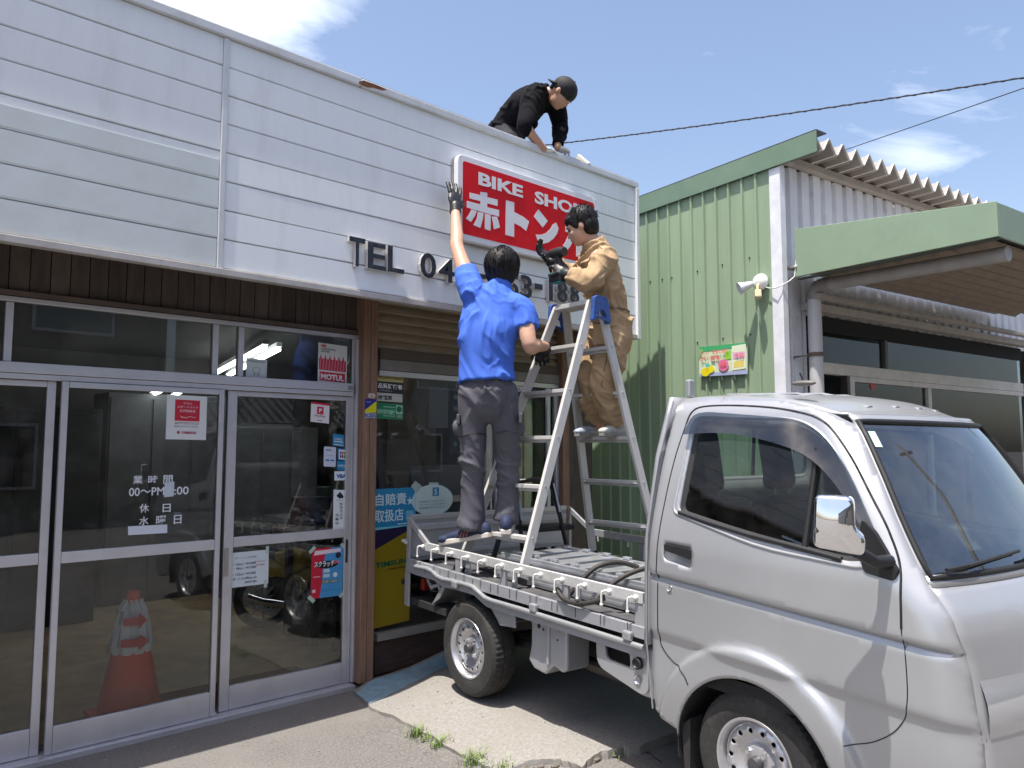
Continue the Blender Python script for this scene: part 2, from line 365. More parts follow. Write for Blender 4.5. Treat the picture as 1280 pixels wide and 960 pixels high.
# crack fragments in front of the slab
mb = MB()
for px, py, r in ((655, 949, .02), (676, 949, .016), (694, 950, .02), (712, 956, .015), (745, 948, .02), (770, 944, .018), (800, 941, .012), (640, 957, .012)):
    p = PZ(px, py, .09); mb.sphere((p.x, p.y, gh(p.x, p.y) + .004), (r * 1.4, r, r * .5), 7, 5)
tag(mb.build('slab_rubble', mat('rubble', (.16, .14, .12), .9, var=.3, scale=30)), kind='stuff')
mb = MB()
for i in range(260):
    x = random.uniform(1.0, 3.0); y = random.uniform(2.3, 4.3); r = random.uniform(.002, .0055)
    mb.sphere((x, y, (slab_z(x, y) if inpoly((x, y), [(p.x, p.y) for p in sl2] + [(4, 4.4), (2.9, 4.4)]) else gh(x, y)) + r * .4), (r * 1.3, r, r * .7), 5, 3)
tag(mb.build('loose_gravel', mat('gravel', (.30, .28, .25), .85, var=.5, scale=60)), kind='stuff')
# dark seam lines in the asphalt
SEAM = mat('asphalt_crack', (.02, .02, .02), .95)
mb = MB()
def crackline(pts, wd):
    P_ = [PZ(px, py, .03) for px, py in pts]; q = []
    for i in range(len(P_) - 1):
        for k in range(6): q.append(P_[i].lerp(P_[i + 1], k / 6) + V((random.uniform(-.008, .008), random.uniform(-.008, .008), 0)))
    vs = []
    for p in q:
        g = gh(p.x, p.y) + .004; w_ = wd * random.uniform(.4, 1.3); vs += [(p.x - w_, p.y - w_ * .6, g), (p.x + w_, p.y + w_ * .6, g)]
    mb.add(vs, [(2 * i, 2 * i + 1, 2 * i + 3, 2 * i + 2) for i in range(len(q) - 1)])
crackline([(779, 944), (800, 951), (815, 960), (830, 975)], .006); crackline([(850, 921), (880, 916), (905, 905)], .005); crackline([(634, 956), (600, 975), (560, 1000)], .003)
tag(mb.build('asphalt_cracks', SEAM), kind='structure')
# grass tufts in the joint
GRASS = mat('grass_blade', (.16, .24, .055), .6, var=.45, scale=30)
def tuft(px, py, h, nb, label, seed):
    rnd = random.Random(seed); c = PZ(px, py, .085); c.z = gh(c.x, c.y) + .0
    mb = MB()
    for i in range(nb):
        a = rnd.uniform(0, 6.28); l = h * rnd.uniform(.5, 1.15); o = c + V((rnd.gauss(0, .028), rnd.gauss(0, .018), 0)); lean = rnd.uniform(.2, .9); d = V((math.cos(a), math.sin(a), 0)); sd = V((-d.y, d.x, 0)) * .0022
        pts = [o + d * l * lean * t * t + V((0, 0, l * (t - .35 * lean * t * t))) for t in (0, .35, .7, 1)]
        vs = []
        for t, p in zip((1, .9, .6, .08), pts): vs += [p - sd * t, p + sd * t]
        mb.add(vs, [(0, 1, 3, 2), (2, 3, 5, 4), (4, 5, 7, 6)])
    tag(mb.build('grass_tuft', GRASS), label, 'grass tuft', 'grass tufts growing along the slab joint')
tuft(520, 906, .075, 60, 'first grass tuft from the doors, at the left end of the slab edge', 1)
tuft(533, 911, .05, 30, 'low thin grass tuft right beside the leftmost tuft on the slab edge', 2)
tuft(549, 918, .07, 55, 'small dense grass tuft midway between the leftmost tuft and the broad one', 3)
tuft(592, 938, .085, 80, 'broad grass tuft with long yellow-green blades in the middle of the slab edge', 4)
tuft(606, 943, .05, 40, 'short grass clump touching the right side of the broad tuft', 5)
tuft(627, 952, .08, 60, 'grass tuft where the slab edge starts to crumble', 6)
tuft(773, 944, .045, 40, 'small pale grass tuft by the crack near the truck', 7)

# ================================================================ SHOP BUILDING
shop = thing('shop_building', 'white-clad motorcycle shop with brown boards and aluminium sliding doors', 'building', (0, 4.5, 0))
FX = 5.14; DIVX = 1.585
def jit(a): return random.uniform(-a, a)
zb, zt = 2.50, 3.77; nb = 8; bh = (zt - zb) / nb
for x0, x1 in ((-1.97, DIVX - .018), (DIVX + .018, FX - .02)):
    for k in range(nb):
        z0 = zb + k * bh; mb = MB()
        y0 = 4.0 + jit(.0012)
        # each board: a flat face with a bevelled lower lip, over the one below
        pr = [(0, z0 + .0055), (-.004, z0 + .010), (-.004, z0 + bh - .002), (.004, z0 + bh), (.018, z0 + bh), (.018, z0 + .0055)]
        n = len(pr); vs = []
        nx = 24
        for i in range(nx + 1):
            x = x0 + (x1 - x0) * i / nx; wv = .0016 * noise.noise((x * 1.3, k * 3.1, x0))
            vs += [(x, y0 + wv + p[0], p[1]) for p in pr]
        fs = [(i * n + j, (i + 1) * n + j, (i + 1) * n + (j + 1) % n, i * n + (j + 1) % n) for i in range(nx) for j in range(n)] + [tuple(range(n)), tuple(range(nx * n + n - 1, nx * n - 1, -1))]
        mb.add(vs, fs).build('siding_board', SIDING, shop, smooth=30)
B('fascia_backing', mat('joint_shadow', (.42, .44, .46), .8), shop, -1.97, FX - .01, 4.019, 4.06, zb, zt + .02)
B('fascia_divider', COPING, shop, DIVX - .016, DIVX + .016, 3.986, 4.02, zb, zt, .004)
B('fascia_coping', COPING, shop, -2.0, 2.42, 3.972, 4.10, zt + .002, zt + .052, .006)
B('fascia_coping', COPING, shop, 2.424, FX + .02, 3.973, 4.10, zt, zt + .050, .006)
B('coping_lip', mat('lead_flashing', (.25, .26, .28), .6), shop, -2.0, FX + .015, 3.985, 4.12, zt + .0525, zt + .058)
B('fascia_lower_trim', mat('soffit_trim', (.50, .47, .45), .5, .1, dirt=(.25, .2, .17), dirt_amt=.6, dirt_scale=6), shop, -2.0, FX + .005, 3.975, 4.03, 2.462, zb - .002, .004)
B('fascia_corner_trim', WHITE, shop, FX - .018, FX + .022, 3.97, 4.05, 2.464, zt - .002, .004)
MB().add([(FX + .021, 4.05, 2.47), (FX + .021, 4.52, 2.47), (FX + .021, 4.52, zt), (FX + .021, 4.05, zt)], [(0, 1, 2, 3)]).build('fascia_return', COPING, shop, solid=.01)
RUST = mat('rust', (.17, .065, .025), .85, var=.5, scale=30, bump=.05)
mb = MB(); panel(mb, [(2.40, 3.776), (2.46, 3.774), (2.50, 3.785), (2.57, 3.790), (2.60, 3.806), (2.52, 3.812), (2.43, 3.808), (2.395, 3.79)], [], lambda x, z: V((x, 3.9705 + .001 * noise.noise((x * 40, z * 40, 0)), z)), .02); mb.build('rust_stain', RUST, shop)
for z0, z1 in [(max(2.512, zb + k * bh + .012), min(3.085, zb + (k + 1) * bh - .004)) for k in range(4)]:
    if z1 > z0: B('old_sign_mark', PATCH, shop, -1.9, DIVX - .022, 3.9925, 3.9955, z0, z1)
# soffit, roof behind the fascia, side wall
B('soffit', BROWN, shop, -2.0, FX, 4.06, 4.60, 2.662, 2.69)
mb = MB(); mb.add([(-2, 4.08, 3.50), (FX, 4.08, 3.50), (FX, 9.5, 2.85), (-2, 9.5, 2.85), (-2, 4.08, 3.44), (FX, 4.08, 3.44), (FX, 9.5, 2.79), (-2, 9.5, 2.79)], [(0, 1, 2, 3), (7, 6, 5, 4), (0, 4, 5, 1), (1, 5, 6, 2), (2, 6, 7, 3), (3, 7, 4, 0)])
mb.build('roof', mat('roof_sheet', (.28, .29, .30), .6, .2), shop)
MB().add([(FX, 4.52, 0), (FX, 9.5, 0), (FX, 9.5, 2.82), (FX, 4.52, 3.47)], [(0, 1, 2, 3)]).build('side_wall', mat('side_wall_paint', (.45, .44, .42), .8), shop, solid=.1)
MB().add([(FX - .03, 4.121, 3.78), (FX - .03, 6.9, 2.86), (FX - .03, 6.9, 2.6), (FX - .03, 4.121, 2.6)], [(0, 1, 2, 3)]).build('shadow_parapet', COPING, shop, solid=.02)  # unseen sloped sheet, added to cast the slanting shadow on the green wall
# vertical brown boards between the doors and the soffit
x = -1.2
while x < 2.76:
    w_ = .092; B('brown_board', BROWN, shop, x, min(x + w_ - .005, 2.77), 4.52 + jit(.003), 4.545, 2.345, 2.655); x += w_
B('brown_backing', DKMETAL, shop, -1.2, 2.77, 4.546, 4.60, 2.33, 2.66)
B('head_board', mat('head_board', (.11, .085, .075), .6, var=.25), shop, -1.2, 2.775, 4.49, 4.54, 2.312, 2.343, .003)
# corner post (two grooved timbers)
B('wood_post', WOOD, shop, 2.742, 2.792, 4.415, 4.52, .03, 2.65, .004)
B('wood_post', WOOD, shop, 2.797, 2.853, 4.42, 4.52, .03, 2.651, .004)
B('wood_post', WOOD, shop, 4.682, 4.762, 4.43, 4.50, .06, 2.65, .004)
B('end_wall', BROWN, shop, 4.764, FX - .01, 4.50, 4.6, .05, 2.66)
MB().add([(-2, 4.062, 2.47), (FX - .03, 4.062, 2.47), (FX - .03, 4.062, 3.4), (-2, 4.062, 3.4)], [(0, 1, 2, 3)]).build('fascia_back_sheet', DKMETAL, shop, solid=.005)
# ---- transom and sliding doors
def frame_bar(x0, x1, z0, z1, y0=4.485, y1=4.53, parent=None, name='frame_bar'):
    return B(name, ALU_F, parent or shop, x0, x1, y0, y1, z0, z1, .003)
frame_bar(-1.2, 2.775, 2.283, 2.309)
frame_bar(-1.2, 2.70, 1.925, 1.978, 4.468); frame_bar(-1.2, 2.70, 1.895, 1.923, 4.476)
frame_bar(2.722, 2.7405, .03, 2.282, 4.472, 4.54); frame_bar(2.703, 2.720, .03, 2.282, 4.50, 4.54)
for xx in (1.757, 1.912, .72, -.3): frame_bar(xx, xx + .034, 1.98, 2.281, 4.488)
frame_bar(-1.2, 2.72, -.01, .028, 4.42, 4.56, name='door_track')
for a, b in ((-1.2, -.302), (-.264, .718), (.756, 1.755), (1.793, 1.910), (1.948, 2.702)):
    B('transom_pane', GLASS, shop, a, b, 4.508, 4.512, 1.980, 2.281)
B('frame_cap', mat('frame_cap', (.20, .24, .23), .4), shop, 2.655, 2.692, 4.462, 4.4675, 1.935, 1.962, .002)
def sliding_door(x0, x1, yy, sl_, sr):
    d = B('sliding_door', ALU_F, shop, x0, x0 + sl_, yy, yy + .032, .03, 1.893, .003)
    d['label'] = 'aluminium sliding glass door'
    def fb(a, b, c, e, nm): return B(nm, ALU_F, d, a, b, yy, yy + .032, c, e, .003)
    fb(x1 - sr, x1, .03, 1.893, 'stile'); fb(x0 + sl_ + .001, x1 - sr - .001, 1.862, 1.892, 'top_rail')
    fb(x0 + sl_ + .001, x1 - sr - .001, .965, 1.022, 'middle_rail'); fb(x0 + sl_ + .001, x1 - sr - .001, .031, .165, 'kick_rail')
    B('glass_pane', GLASS, d, x0 + sl_, x1 - sr, yy + .014, yy + .018, 1.022, 1.862)
    B('glass_pane', GLASS, d, x0 + sl_, x1 - sr, yy + .014, yy + .018, .165, .965)
    return d
d1 = sliding_door(1.862, 2.702, 4.500, .058, .036)
d2 = sliding_door(.98, 1.826, 4.462, .03, .030)
d3 = sliding_door(.10, .96, 4.500, .04, .04)
sliding_door(-.78, .08, 4.462, .04, .04)
# finger pull and latch on the meeting stile
B('door_pull', mat('pull_plate', (.42, .38, .36), .4, .6), d1, 1.868, 1.893, 4.4955, 4.4995, .80, .965, .002)
B('door_pull', DARK, d1, 2.676, 2.692, 4.4955, 4.4995, .80, .95, .002)
# ---- shutter
z = 2.53
sh = B('shutter', mat('shutter_box', (.10, .075, .06), .7, dirt=(.03, .02, .02), dirt_amt=.8), shop, 2.904, 4.699, 4.47, 4.56, 2.165, 2.235)
for k in range(7):
    z1 = 2.690 - k * .065
    z0 = z1 - .065
    pr = [(4.535, z0), (4.494, z0 + .006), (4.503, z0 + .030), (4.53, z1 - .0025), (4.55, z1 - .002), (4.55, z0)]
    MB().prism([(p[0], p[1]) for p in pr], (2.905, 0, 0), (0, 1, 0), (0, 0, 1), (1.793, 0, 0)).build('shutter_slat', SHUT, sh)
B('lintel', mat('lintel_paint', (.20, .185, .165), .6, var=.2), shop, 2.904, 4.699, 4.468, 4.53, 2.087, 2.163, .003)
# ---- shop window
win = B('shop_window', ALU_F, shop, 2.904, 4.698, 4.478, 4.53, 2.048, 2.085, .003)
B('sill', mat('window_sill', (.30, .29, .28), .5, .3), win, 2.904, 4.698, 4.455, 4.53, .262, .312, .003)
B('stile', ALU_F, win, 4.655, 4.698, 4.48, 4.53, .313, 2.047, .003)
B('mullion', ALU_F, win, 4.555, 4.590, 4.484, 4.53, .313, 2.047, .003)
B('mullion', ALU_F, win, 3.985, 4.010, 4.486, 4.53, .313, 2.047, .003)
B('glass_pane', GLASS, win, 2.904, 3.984, 4.508, 4.512, .313, 2.047)
B('glass_pane', GLASS, win, 4.011, 4.554, 4.508, 4.512, .313, 2.047)
B('glass_pane', GLASS, win, 4.591, 4.654, 4.508, 4.512, .313, 2.047)
B('base_board', mat('base_board', (.062, .036, .030), .6, var=.35, scale=6, stretch=(1, 1, 5)), shop, 2.904, 4.70, 4.49, 4.56, .04, .261)
B('foundation', mat('foundation', (.22, .21, .20), .85), shop, -1.2, FX, 4.555, 4.62, -.02, .04)
# ---- interior shell
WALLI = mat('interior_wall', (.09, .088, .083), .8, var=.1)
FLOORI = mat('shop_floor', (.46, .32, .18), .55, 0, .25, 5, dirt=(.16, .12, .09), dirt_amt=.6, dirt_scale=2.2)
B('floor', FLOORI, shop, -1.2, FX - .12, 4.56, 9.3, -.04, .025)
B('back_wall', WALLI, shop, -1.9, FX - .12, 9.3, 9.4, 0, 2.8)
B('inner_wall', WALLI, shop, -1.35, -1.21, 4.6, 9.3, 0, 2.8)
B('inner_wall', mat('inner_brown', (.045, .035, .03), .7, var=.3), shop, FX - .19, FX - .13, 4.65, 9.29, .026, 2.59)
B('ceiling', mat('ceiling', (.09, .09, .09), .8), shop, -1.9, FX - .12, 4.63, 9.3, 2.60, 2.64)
for (a, b) in (((268, 468), (332, 434)), ((284, 471), (349, 437)), ((190, 494), (215, 483)), ((215, 497), (228, 489))):
    zl = 2.40 if a[0] > 250 else 2.10
    A_ = PZ(*a, zl); B_ = PZ(*b, zl)
    L_ = thing('ceiling_lamp', {268: 'long lit fluorescent tube behind the transom, left one of the long pair', 284: 'long lit fluorescent tube behind the transom, right one of the long pair', 190: 'short view of a lit tube just above the paper notice, left one', 215: 'tiny end of a lit tube above the paper notice, right one'}[a[0]], 'ceiling lamp', A_, 'fluorescent tubes inside the motorcycle shop')
    MB().tube([A_, B_], .016, 8).build('tube', TUBE, L_)
    MB().bar(A_ + V((0, 0, .045)), B_ + V((0, 0, .045)), .05, .04).build('fitting', WHITE, L_)

# ================================================================ FASCIA LETTERS
LFACE = mat('letter_face', (.030, .034, .048), .42, .2, .5, 26, dirt=(.22, .20, .19), dirt_amt=.7, dirt_scale=22, dirt_pos=.56)
LSIDE = mat('letter_side', (.66, .63, .60), .35, .35, .2, 12, dirt=(.2, .13, .09), dirt_amt=.5, dirt_scale=12)
def fl(ch, tl, bl, br, lab):
    a = PY(*tl, 3.965); b = PY(*bl, 3.965); c = PY(*br, 3.965)
    o = text(ch, (b.x, 3.994, b.z), (1, 0, 0), (0, 0, 1), a.z - b.z, LFACE, shop, 'phone_letter', depth=.030, bold=.018, width=c.x - b.x, side=LSIDE, label=lab)
fl('T', (433, 294), (436, 331), (456, 331), 'raised letter T'); fl('E', (461, 302), (459, 335), (482, 336), 'raised letter E'); fl('L', (487, 307), (484, 339), (505, 341), 'raised letter L')
fl('0', (528, 315), (525, 346), (545, 348), 'raised digit 0'); fl('4', (553, 322), (548, 351), (568, 352), 'raised digit 4'); fl('2', (574, 327), (571, 355), (590, 356), 'raised digit 2, partly behind the raised arm')
fl('-', (595, 341), (595, 347), (607, 349), 'raised dash after the first number group')
fl('5', (614, 338), (612, 367), (630, 369), 'raised digit 5 behind the head'); fl('5', (636, 343), (634, 369), (648, 371), 'raised digit half behind the head')
fl('3', (652, 343), (650, 372), (665, 372), 'raised digit 3'); fl('-', (669, 354), (668, 361), (678, 363), 'raised dash after digit 3')
fl('1', (687, 350), (686, 376), (691, 377), 'raised digit 1'); fl('8', (698, 350), (696, 377), (709, 378), 'raised digit 8'); fl('8', (714, 353), (712, 379), (724, 380), 'raised digit 8 under the glove')
# grime round the letters
# ================================================================ SHOP SIGN
RED = mat('sign_red', (.68, .010, .018), .55, 0, .10, 2, spec=.2)
SW = mat('sign_white', (.80, .80, .82), .4, 0, .05, 3)
sc0 = PY(571, 300, 3.96)
sign = thing('shop_sign', 'red and white BIKE SHOP sign board being fixed to the white fascia', 'sign', (3.9, 3.99, 3.27))
X0, X1, Z0, Z1 = 3.152, 4.578, 2.945, 3.533
def rr(x0, x1, z0, z1, r): return rounded([(x0, z0), (x1, z0), (x1, z1), (x0, z1)], r, 5)
MB().prism(rr(X0, X1, Z0, Z1, .05), (0, 3.985, 0), (1, 0, 0), (0, 0, 1), (0, -.045, 0)).build('board', SW, sign, bevel=.004)
MB().prism(rr(X0 - .012, X1 - .012, Z0 - .012, Z1 - .01, .05), (0, 3.991, 0), (1, 0, 0), (0, 0, 1), (0, -.004, 0)).build('back_frame', mat('sign_back', (.42, .38, .34), .6), sign)
MB().prism(rr(X0 + .042, X1 - .042, Z0 + .042, Z1 - .042, .018), (0, 3.9395, 0), (1, 0, 0), (0, 0, 1), (0, -.0015, 0)).build('red_panel', RED, sign)
YS = 3.9365
def crop(px, py): return (540 + px / 4.923, 160 + py / 4.923)
def glyph(name, polys, lab):
    mb = MB()
    for poly in polys:
        P_ = [PY(*crop(*p), YS) for p in poly]
        n = len(P_); mb.add([(p.x, YS, p.z) for p in P_] + [(p.x, YS + .0015, p.z) for p in P_], [tuple(range(n))] + [(i, (i + 1) % n, (i + 1) % n + n, i + n) for i in range(n)])
    o = mb.build(name, SW, sign); o['label'] = lab
def arc(cx, cy, r, a0, a1, n, ry=None): return [(cx + r * math.cos(math.radians(a0 + (a1 - a0) * k / n)), cy + (ry or r) * math.sin(math.radians(a0 + (a1 - a0) * k / n))) for k in range(n + 1)]
glyph('sign_character', [
    [(232, 397), (298, 413), (298, 393), (340, 399), (340, 425), (404, 441), (404, 480), (340, 463), (340, 487), (413, 505), (413, 545), (340, 526), (215, 489), (215, 448), (298, 470), (298, 450), (232, 433)],
    [(243, 500), (276, 512), (262, 545), (240, 578), (208, 556), (228, 533)],
    [(283, 515), (318, 523), (312, 565), (298, 615), (256, 597), (276, 560)],
    [(326, 527), (362, 535), (360, 632), (332, 624), (326, 618)],
    [(368, 545), (400, 545), (410, 575), (418, 612), (382, 623), (376, 585)]], 'white character meaning red')
glyph('sign_character', [[(456, 444), (506, 458), (506, 517), (560, 545), (598, 575), (580, 634), (545, 605), (506, 585), (506, 671), (453, 657)]], 'white katakana TO')
glyph('sign_character', [[(655, 500), (712, 572), (682, 612), (627, 545)],
    [(765, 583), (779, 618), (770, 650), (748, 680), (718, 703), (688, 711), (654, 705), (638, 655), (670, 657), (702, 646), (728, 622), (745, 592)]], 'white katakana N')
glyph('sign_character', [[(822, 596), (888, 610), (888, 575), (932, 585), (932, 620), (992, 634), (992, 676), (932, 662), (932, 800), (888, 790), (888, 652), (822, 638)],
    [(836, 665), (870, 690), (850, 730), (833, 752), (806, 722), (824, 698)], [(948, 700), (978, 700), (996, 745), (1000, 775), (966, 770)],
    [(945, 560), (962, 563), (975, 600), (957, 603)], [(975, 560), (992, 563), (1006, 598), (988, 600)]], 'white katakana BO half behind the brown worker')
for s_, x0, x1, yb0, yt in (('BIKE', 285, 558, 348, 270), ('SHOP', 632, 925, 462, 385)):
    a = PY(*crop(x0, yb0), YS); b = PY(*crop(x1, yb0), YS); c = PY(*crop(x0, yt), YS)
    text(s_, (a.x, YS, a.z), (1, 0, 0), (0, 0, 1), c.z - a.z, SW, sign, 'sign_word', bold=.035, width=b.x - a.x, depth=.0015)
for xx, zz in ((X0 + .02, Z0 + .02), (X1 - .02, Z0 + .02), (X0 + .02, Z1 - .02), (X1 - .02, Z1 - .02)):
    MB().lathe([(0, -.002), (.006, -.001), (.007, .003)], (xx, 3.940, zz), (0, 1, 0), 10).build('screw', ALU, sign)

# ================================================================ GREEN BUILDING
GA = math.radians(82); e2 = V((math.cos(GA), math.sin(GA), 0)); e1 = V((e2.y, -e2.x, 0))
GT = Matrix(((e1.x, e2.x, 0, 5.41), (e1.y, e2.y, 0, 2.90), (0, 0, 1, 0), (0, 0, 0, 1)))
gb = thing('green_building', 'green ribbed metal building with white corner and folded sheet roof', 'building', GT)
MWD[gb.name] = GT.copy()
GREEN = mat('green_sheet', (.285, .380, .250), .55, .0, .10, 2.5, stretch=(3, 3, .3), dirt=(.33, .38, .26), dirt_amt=.5, dirt_scale=1.8, orand=.07)
GREEN2 = mat('green_trim', (.155, .235, .160), .5, .0, .08, 3, dirt=(.20, .26, .19), dirt_amt=.5, dirt_scale=3)
GREEN3 = mat('canopy_green', (.255, .345, .235), .5, .0, .06, 3, dirt=(.20, .26, .18), dirt_amt=.4, dirt_scale=2.5, dirt_pos=.52)
WSHEET = mat('white_sheet', (.74, .75, .77), .5, .1, .07, 3, dirt=(.42, .38, .33), dirt_amt=.5, dirt_scale=5, dirt_pos=.55, orand=.06)
def GBX(name, m, a0, a1, b0, b1, z0, z1, bevel=0, parent=None): return MB(GT).box(a0, a1, b0, b1, z0, z1).build(name, m, parent or gb, bevel=bevel)
pit = .1335; b = 0.0; k = 0
while b < 6.5:                          # one object per rolled rib panel
    z0 = .05; z1 = 3.72
    pr = [(0, b + .004), (0, b + pit - .022), (-.020, b + pit - .016), (-.020, b + pit - .002), (.002, b + pit + .003)]
    n = len(pr); mb = MB(GT); mb.add([(p[0], p[1], z) for z in (z0, z1) for p in pr], [(j, j + 1, j + 1 + n, j + n) for j in range(n - 1)]).build('rib_panel', GREEN, gb, solid=.002); b += pit; k += 1
GBX('inner_wall', mat('inner_wall_dark', (.12, .12, .11), .8), .02, .08, .05, 6.6, .02, 3.7)
mb = MB(GT)
for k, (px, py) in enumerate(((828, 349), (840, 347), (872, 339), (903, 331), (937, 322), (813, 352), (872, 428), (904, 423), (938, 418), (973, 412))):
    p = PL(px, py, e1, GT @ V((0, 0, 0))); mb2 = MB(); mb2.lathe([(0, -.010), (.006, -.007), (.008, 0)], p, e1, 8); mb2.build('bolt_head', DKMETAL, gb)
GBX('corner_post', mat('corner_white', (.76, .77, .80), .45), -.014, .050, -.098, -.001, .05, 3.70, .003)
# eave fascia
GBX('eave_fascia', GREEN2, -.032, -.020, -.43, 6.8, 3.702, 3.862, .003)
GBX('eave_cap', mat('eave_cap', (.10, .11, .13), .5, .3), -.031, .10, -.43, 6.8, 3.864, 3.872)
GBX('eave_soffit', mat('soffit_green', (.06, .09, .06), .6), -.019, -.0, -.425, 6.8, 3.706, 3.716)
# white ribbed gable wall
a = .09; pit2 = .158
while a < 5.5:
    pr = [(a, 0), (a + .095, 0), (a + .108, .028), (a + .146, .028), (a + pit2, 0)]
    n = len(pr); z0 = (2.60 if a > .38 else .05); z1 = 3.775
    MB(GT).add([(p[0], p[1], z) for z in (z0, z1) for p in pr], [(j, j + 1, j + 1 + n, j + n) for j in range(n - 1)]).build('white_rib_panel', WSHEET, gb, solid=.0015); a += pit2
TAUPE = mat('taupe_steel', (.40, .37, .335), .6, .1, .12, 6, dirt=(.2, .17, .14), dirt_amt=.5, dirt_scale=9)
GBX('roof_beam', TAUPE, .0, 5.6, -.06, .0, 3.778, 3.836, .003)
# folded-plate roof: one object per fold
FOLD = mat('roof_fold_sheet', (.33, .30, .265), .6, .15, .1, 6)
FEDGE_SUN = mat('sunlit_fold_edge', (.62, .60, .56), .5, .2)  # paler than the folds: sunlight on the sheet ends painted into the colour
a = -.085; pf = .188
k = 0
while a < 5.6:
    pr = [(a, 3.842), (a + .022, 3.842), (a + .096, 3.948), (a + .106, 3.948), (a + pf - .004, 3.842)]
    if k == 0: pr = [(-.012, 3.860), (a + .096, 3.862), (a + .106, 3.862), (a + pf - .004, 3.842)]
    pr = [(p[0], p[1]) for p in pr]; n = len(pr); mb = MB(GT)
    sl_ = lambda bb, z: z - .0 * bb
    mb.add([(p[0], bb, sl_(bb, p[1])) for bb in (-.255, 7) for p in pr], [(j, j + 1, j + 1 + n, j + n) for j in range(n - 1)])
    f = mb.build('roof_fold', FOLD, gb, solid=.005)
    mb = MB(GT)
    for j in range(n - 1):
        mb.bar((pr[j][0], -.262, pr[j][1] + .002), (pr[j + 1][0], -.262, pr[j + 1][1] + .002), .014, .008, (0, 0, 1))
    mb.build('sunlit_fold_edge', FEDGE_SUN, f); a += pf; k += 1
for j in range(1, 12): GBX('fold_closure', TAUPE, -.07 + j * pf + .02, -.07 + j * pf + .03, -.24, -.06, 3.836, 3.842)
# canopy side panel over the entrance, running towards the street
MB(GT).add([(a_, b_, z_) for a_ in (.095, .108) for b_, z_ in ((-.135, 2.845), (-1.55, 2.835), (-1.55, 3.055), (-.135, 3.215))], [(0, 1, 2, 3), (7, 6, 5, 4), (0, 4, 5, 1), (1, 5, 6, 2), (2, 6, 7, 3), (3, 7, 4, 0)]).build('canopy_fascia', GREEN3, gb, bevel=.003)
GBX('canopy_soffit_edge', mat('canopy_lip', (.06, .08, .06), .6), .109, .16, -1.55, -.135, 2.828, 2.834)
GBX('canopy_roof', TAUPE, .11, 3.6, -1.54, -.03, 2.925, 2.94)
GBX('canopy_front', GREEN3, .109, 4.2, -1.55, -1.535, 2.835, 3.05, .003)
for j in range(9):       # fluted underside
    b0 = -.22 - j * .135
    MB(GT).add([(.17, b0, 2.87), (3.6, b0, 2.87), (.17, b0 - .05, 2.90), (3.6, b0 - .05, 2.90), (.17, b0 - .085, 2.90), (3.6, b0 - .085, 2.90), (.17, b0 - .133, 2.87), (3.6, b0 - .133, 2.87)], [(0, 1, 3, 2), (2, 3, 5, 4), (4, 5, 7, 6)]).build('ceiling_flute', mat('canopy_flute', (.21, .165, .125), .7, var=.2), gb, solid=.002)
GBX('canopy_beam', TAUPE, .30, 4.2, -.12, -.03, 2.62, 2.68, .003); GBX('canopy_beam', TAUPE, .30, 4.2, -.20, -.135, 2.70, 2.735, .003)
# shopfront below the canopy
GBX('shade_header', mat('dark_opening', (.012, .012, .013), .95), .45, 4.2, -.02, .03, 2.485, 2.61)  # matte black colour paints in the darkness of the opening under the canopy
FRT = mat('front_frame_paint', (.62, .60, .55), .5)
GBX('front_rail', FRT, .52, 4.2, -.03, .03, 2.145, 2.235, .003)
GBX('front_frame', FRT, .945, 1.01, -.032, .03, .05, 2.143, .003); GBX('front_frame', FRT, .93, 4.2, -.028, .03, 2.10, 2.1435, .003)
GBX('front_frame', DKMETAL, .905, .944, -.03, .03, .05, 2.143)
GBX('front_frame', FRT, 2.2, 2.26, -.031, .03, .05, 2.10, .003)
GG = glass('market_glass', (.74, .80, .84), .0, dust=.05)
GBX('side_wall', mat('market_wall', (.18, .19, .2), .8), 5.5, 5.6, .03, 6.6, .05, 3.7)
GBX('mullion', DKMETAL, 1.50, 1.54, -.03, .02, 2.237, 2.484)
for q_ in range(6): MB(GT).bar((1.3 + q_ * .8, 2.2, 2.55), (1.9 + q_ * .8, 3.6, 3.2), .06, .08).build('roof_truss', DKMETAL, gb)
GBX('front_pane', GG, .52, 4.2, -.002, .002, 2.237, 2.484); GBX('front_pane', GG, 1.01, 2.2, -.002, .002, .05, 2.10); GBX('front_pane', GG, 2.26, 4.2, -.002, .002, .05, 2.10)
GBX('floor', mat('market_floor', (.3, .3, .29), .5), .1, 5.5, .05, 6.5, .0, .10); GBX('back_wall', mat('market_wall', (.18, .19, .2), .8), .1, 5.5, 6.5, 6.6, .1, 3.7); GBX('ceiling', mat('market_ceiling', (.12, .12, .12), .8), .1, 5.5, .06, 6.5, 3.3, 3.34)
for sh_ in range(3):
    s_ = thing('shelf_rack', ['grey shelf rack behind the market glass, nearest the white corner', 'middle grey shelf rack behind the market glass', 'grey shelf rack farthest right behind the market glass'][sh_], 'shelf', GT @ V((1.4 + sh_ * .95, .75, .1)), 'shelf racks inside the green building')
    x0 = 1.4 + sh_ * .95
    for z0 in (.5, .85, 1.2, 1.55, 1.86): MB(GT).box(x0, x0 + .8, .6, .9, z0, z0 + .05).build('shelf', mat('market_shelf', (.55, .55, .52), .5), s_)
    for xx in (x0, x0 + .77):
        MB(GT).box(xx, xx + .03, .901, .93, .1, 2.1).build('upright', DKMETAL, s_)
MB().lathe([(0, 0), (.045, 0)], GT @ V((1.33, -.006, 2.09)) , e2, 24).build('door_sticker', mat('sticker_red', (.5, .05, .06), .5), gb)
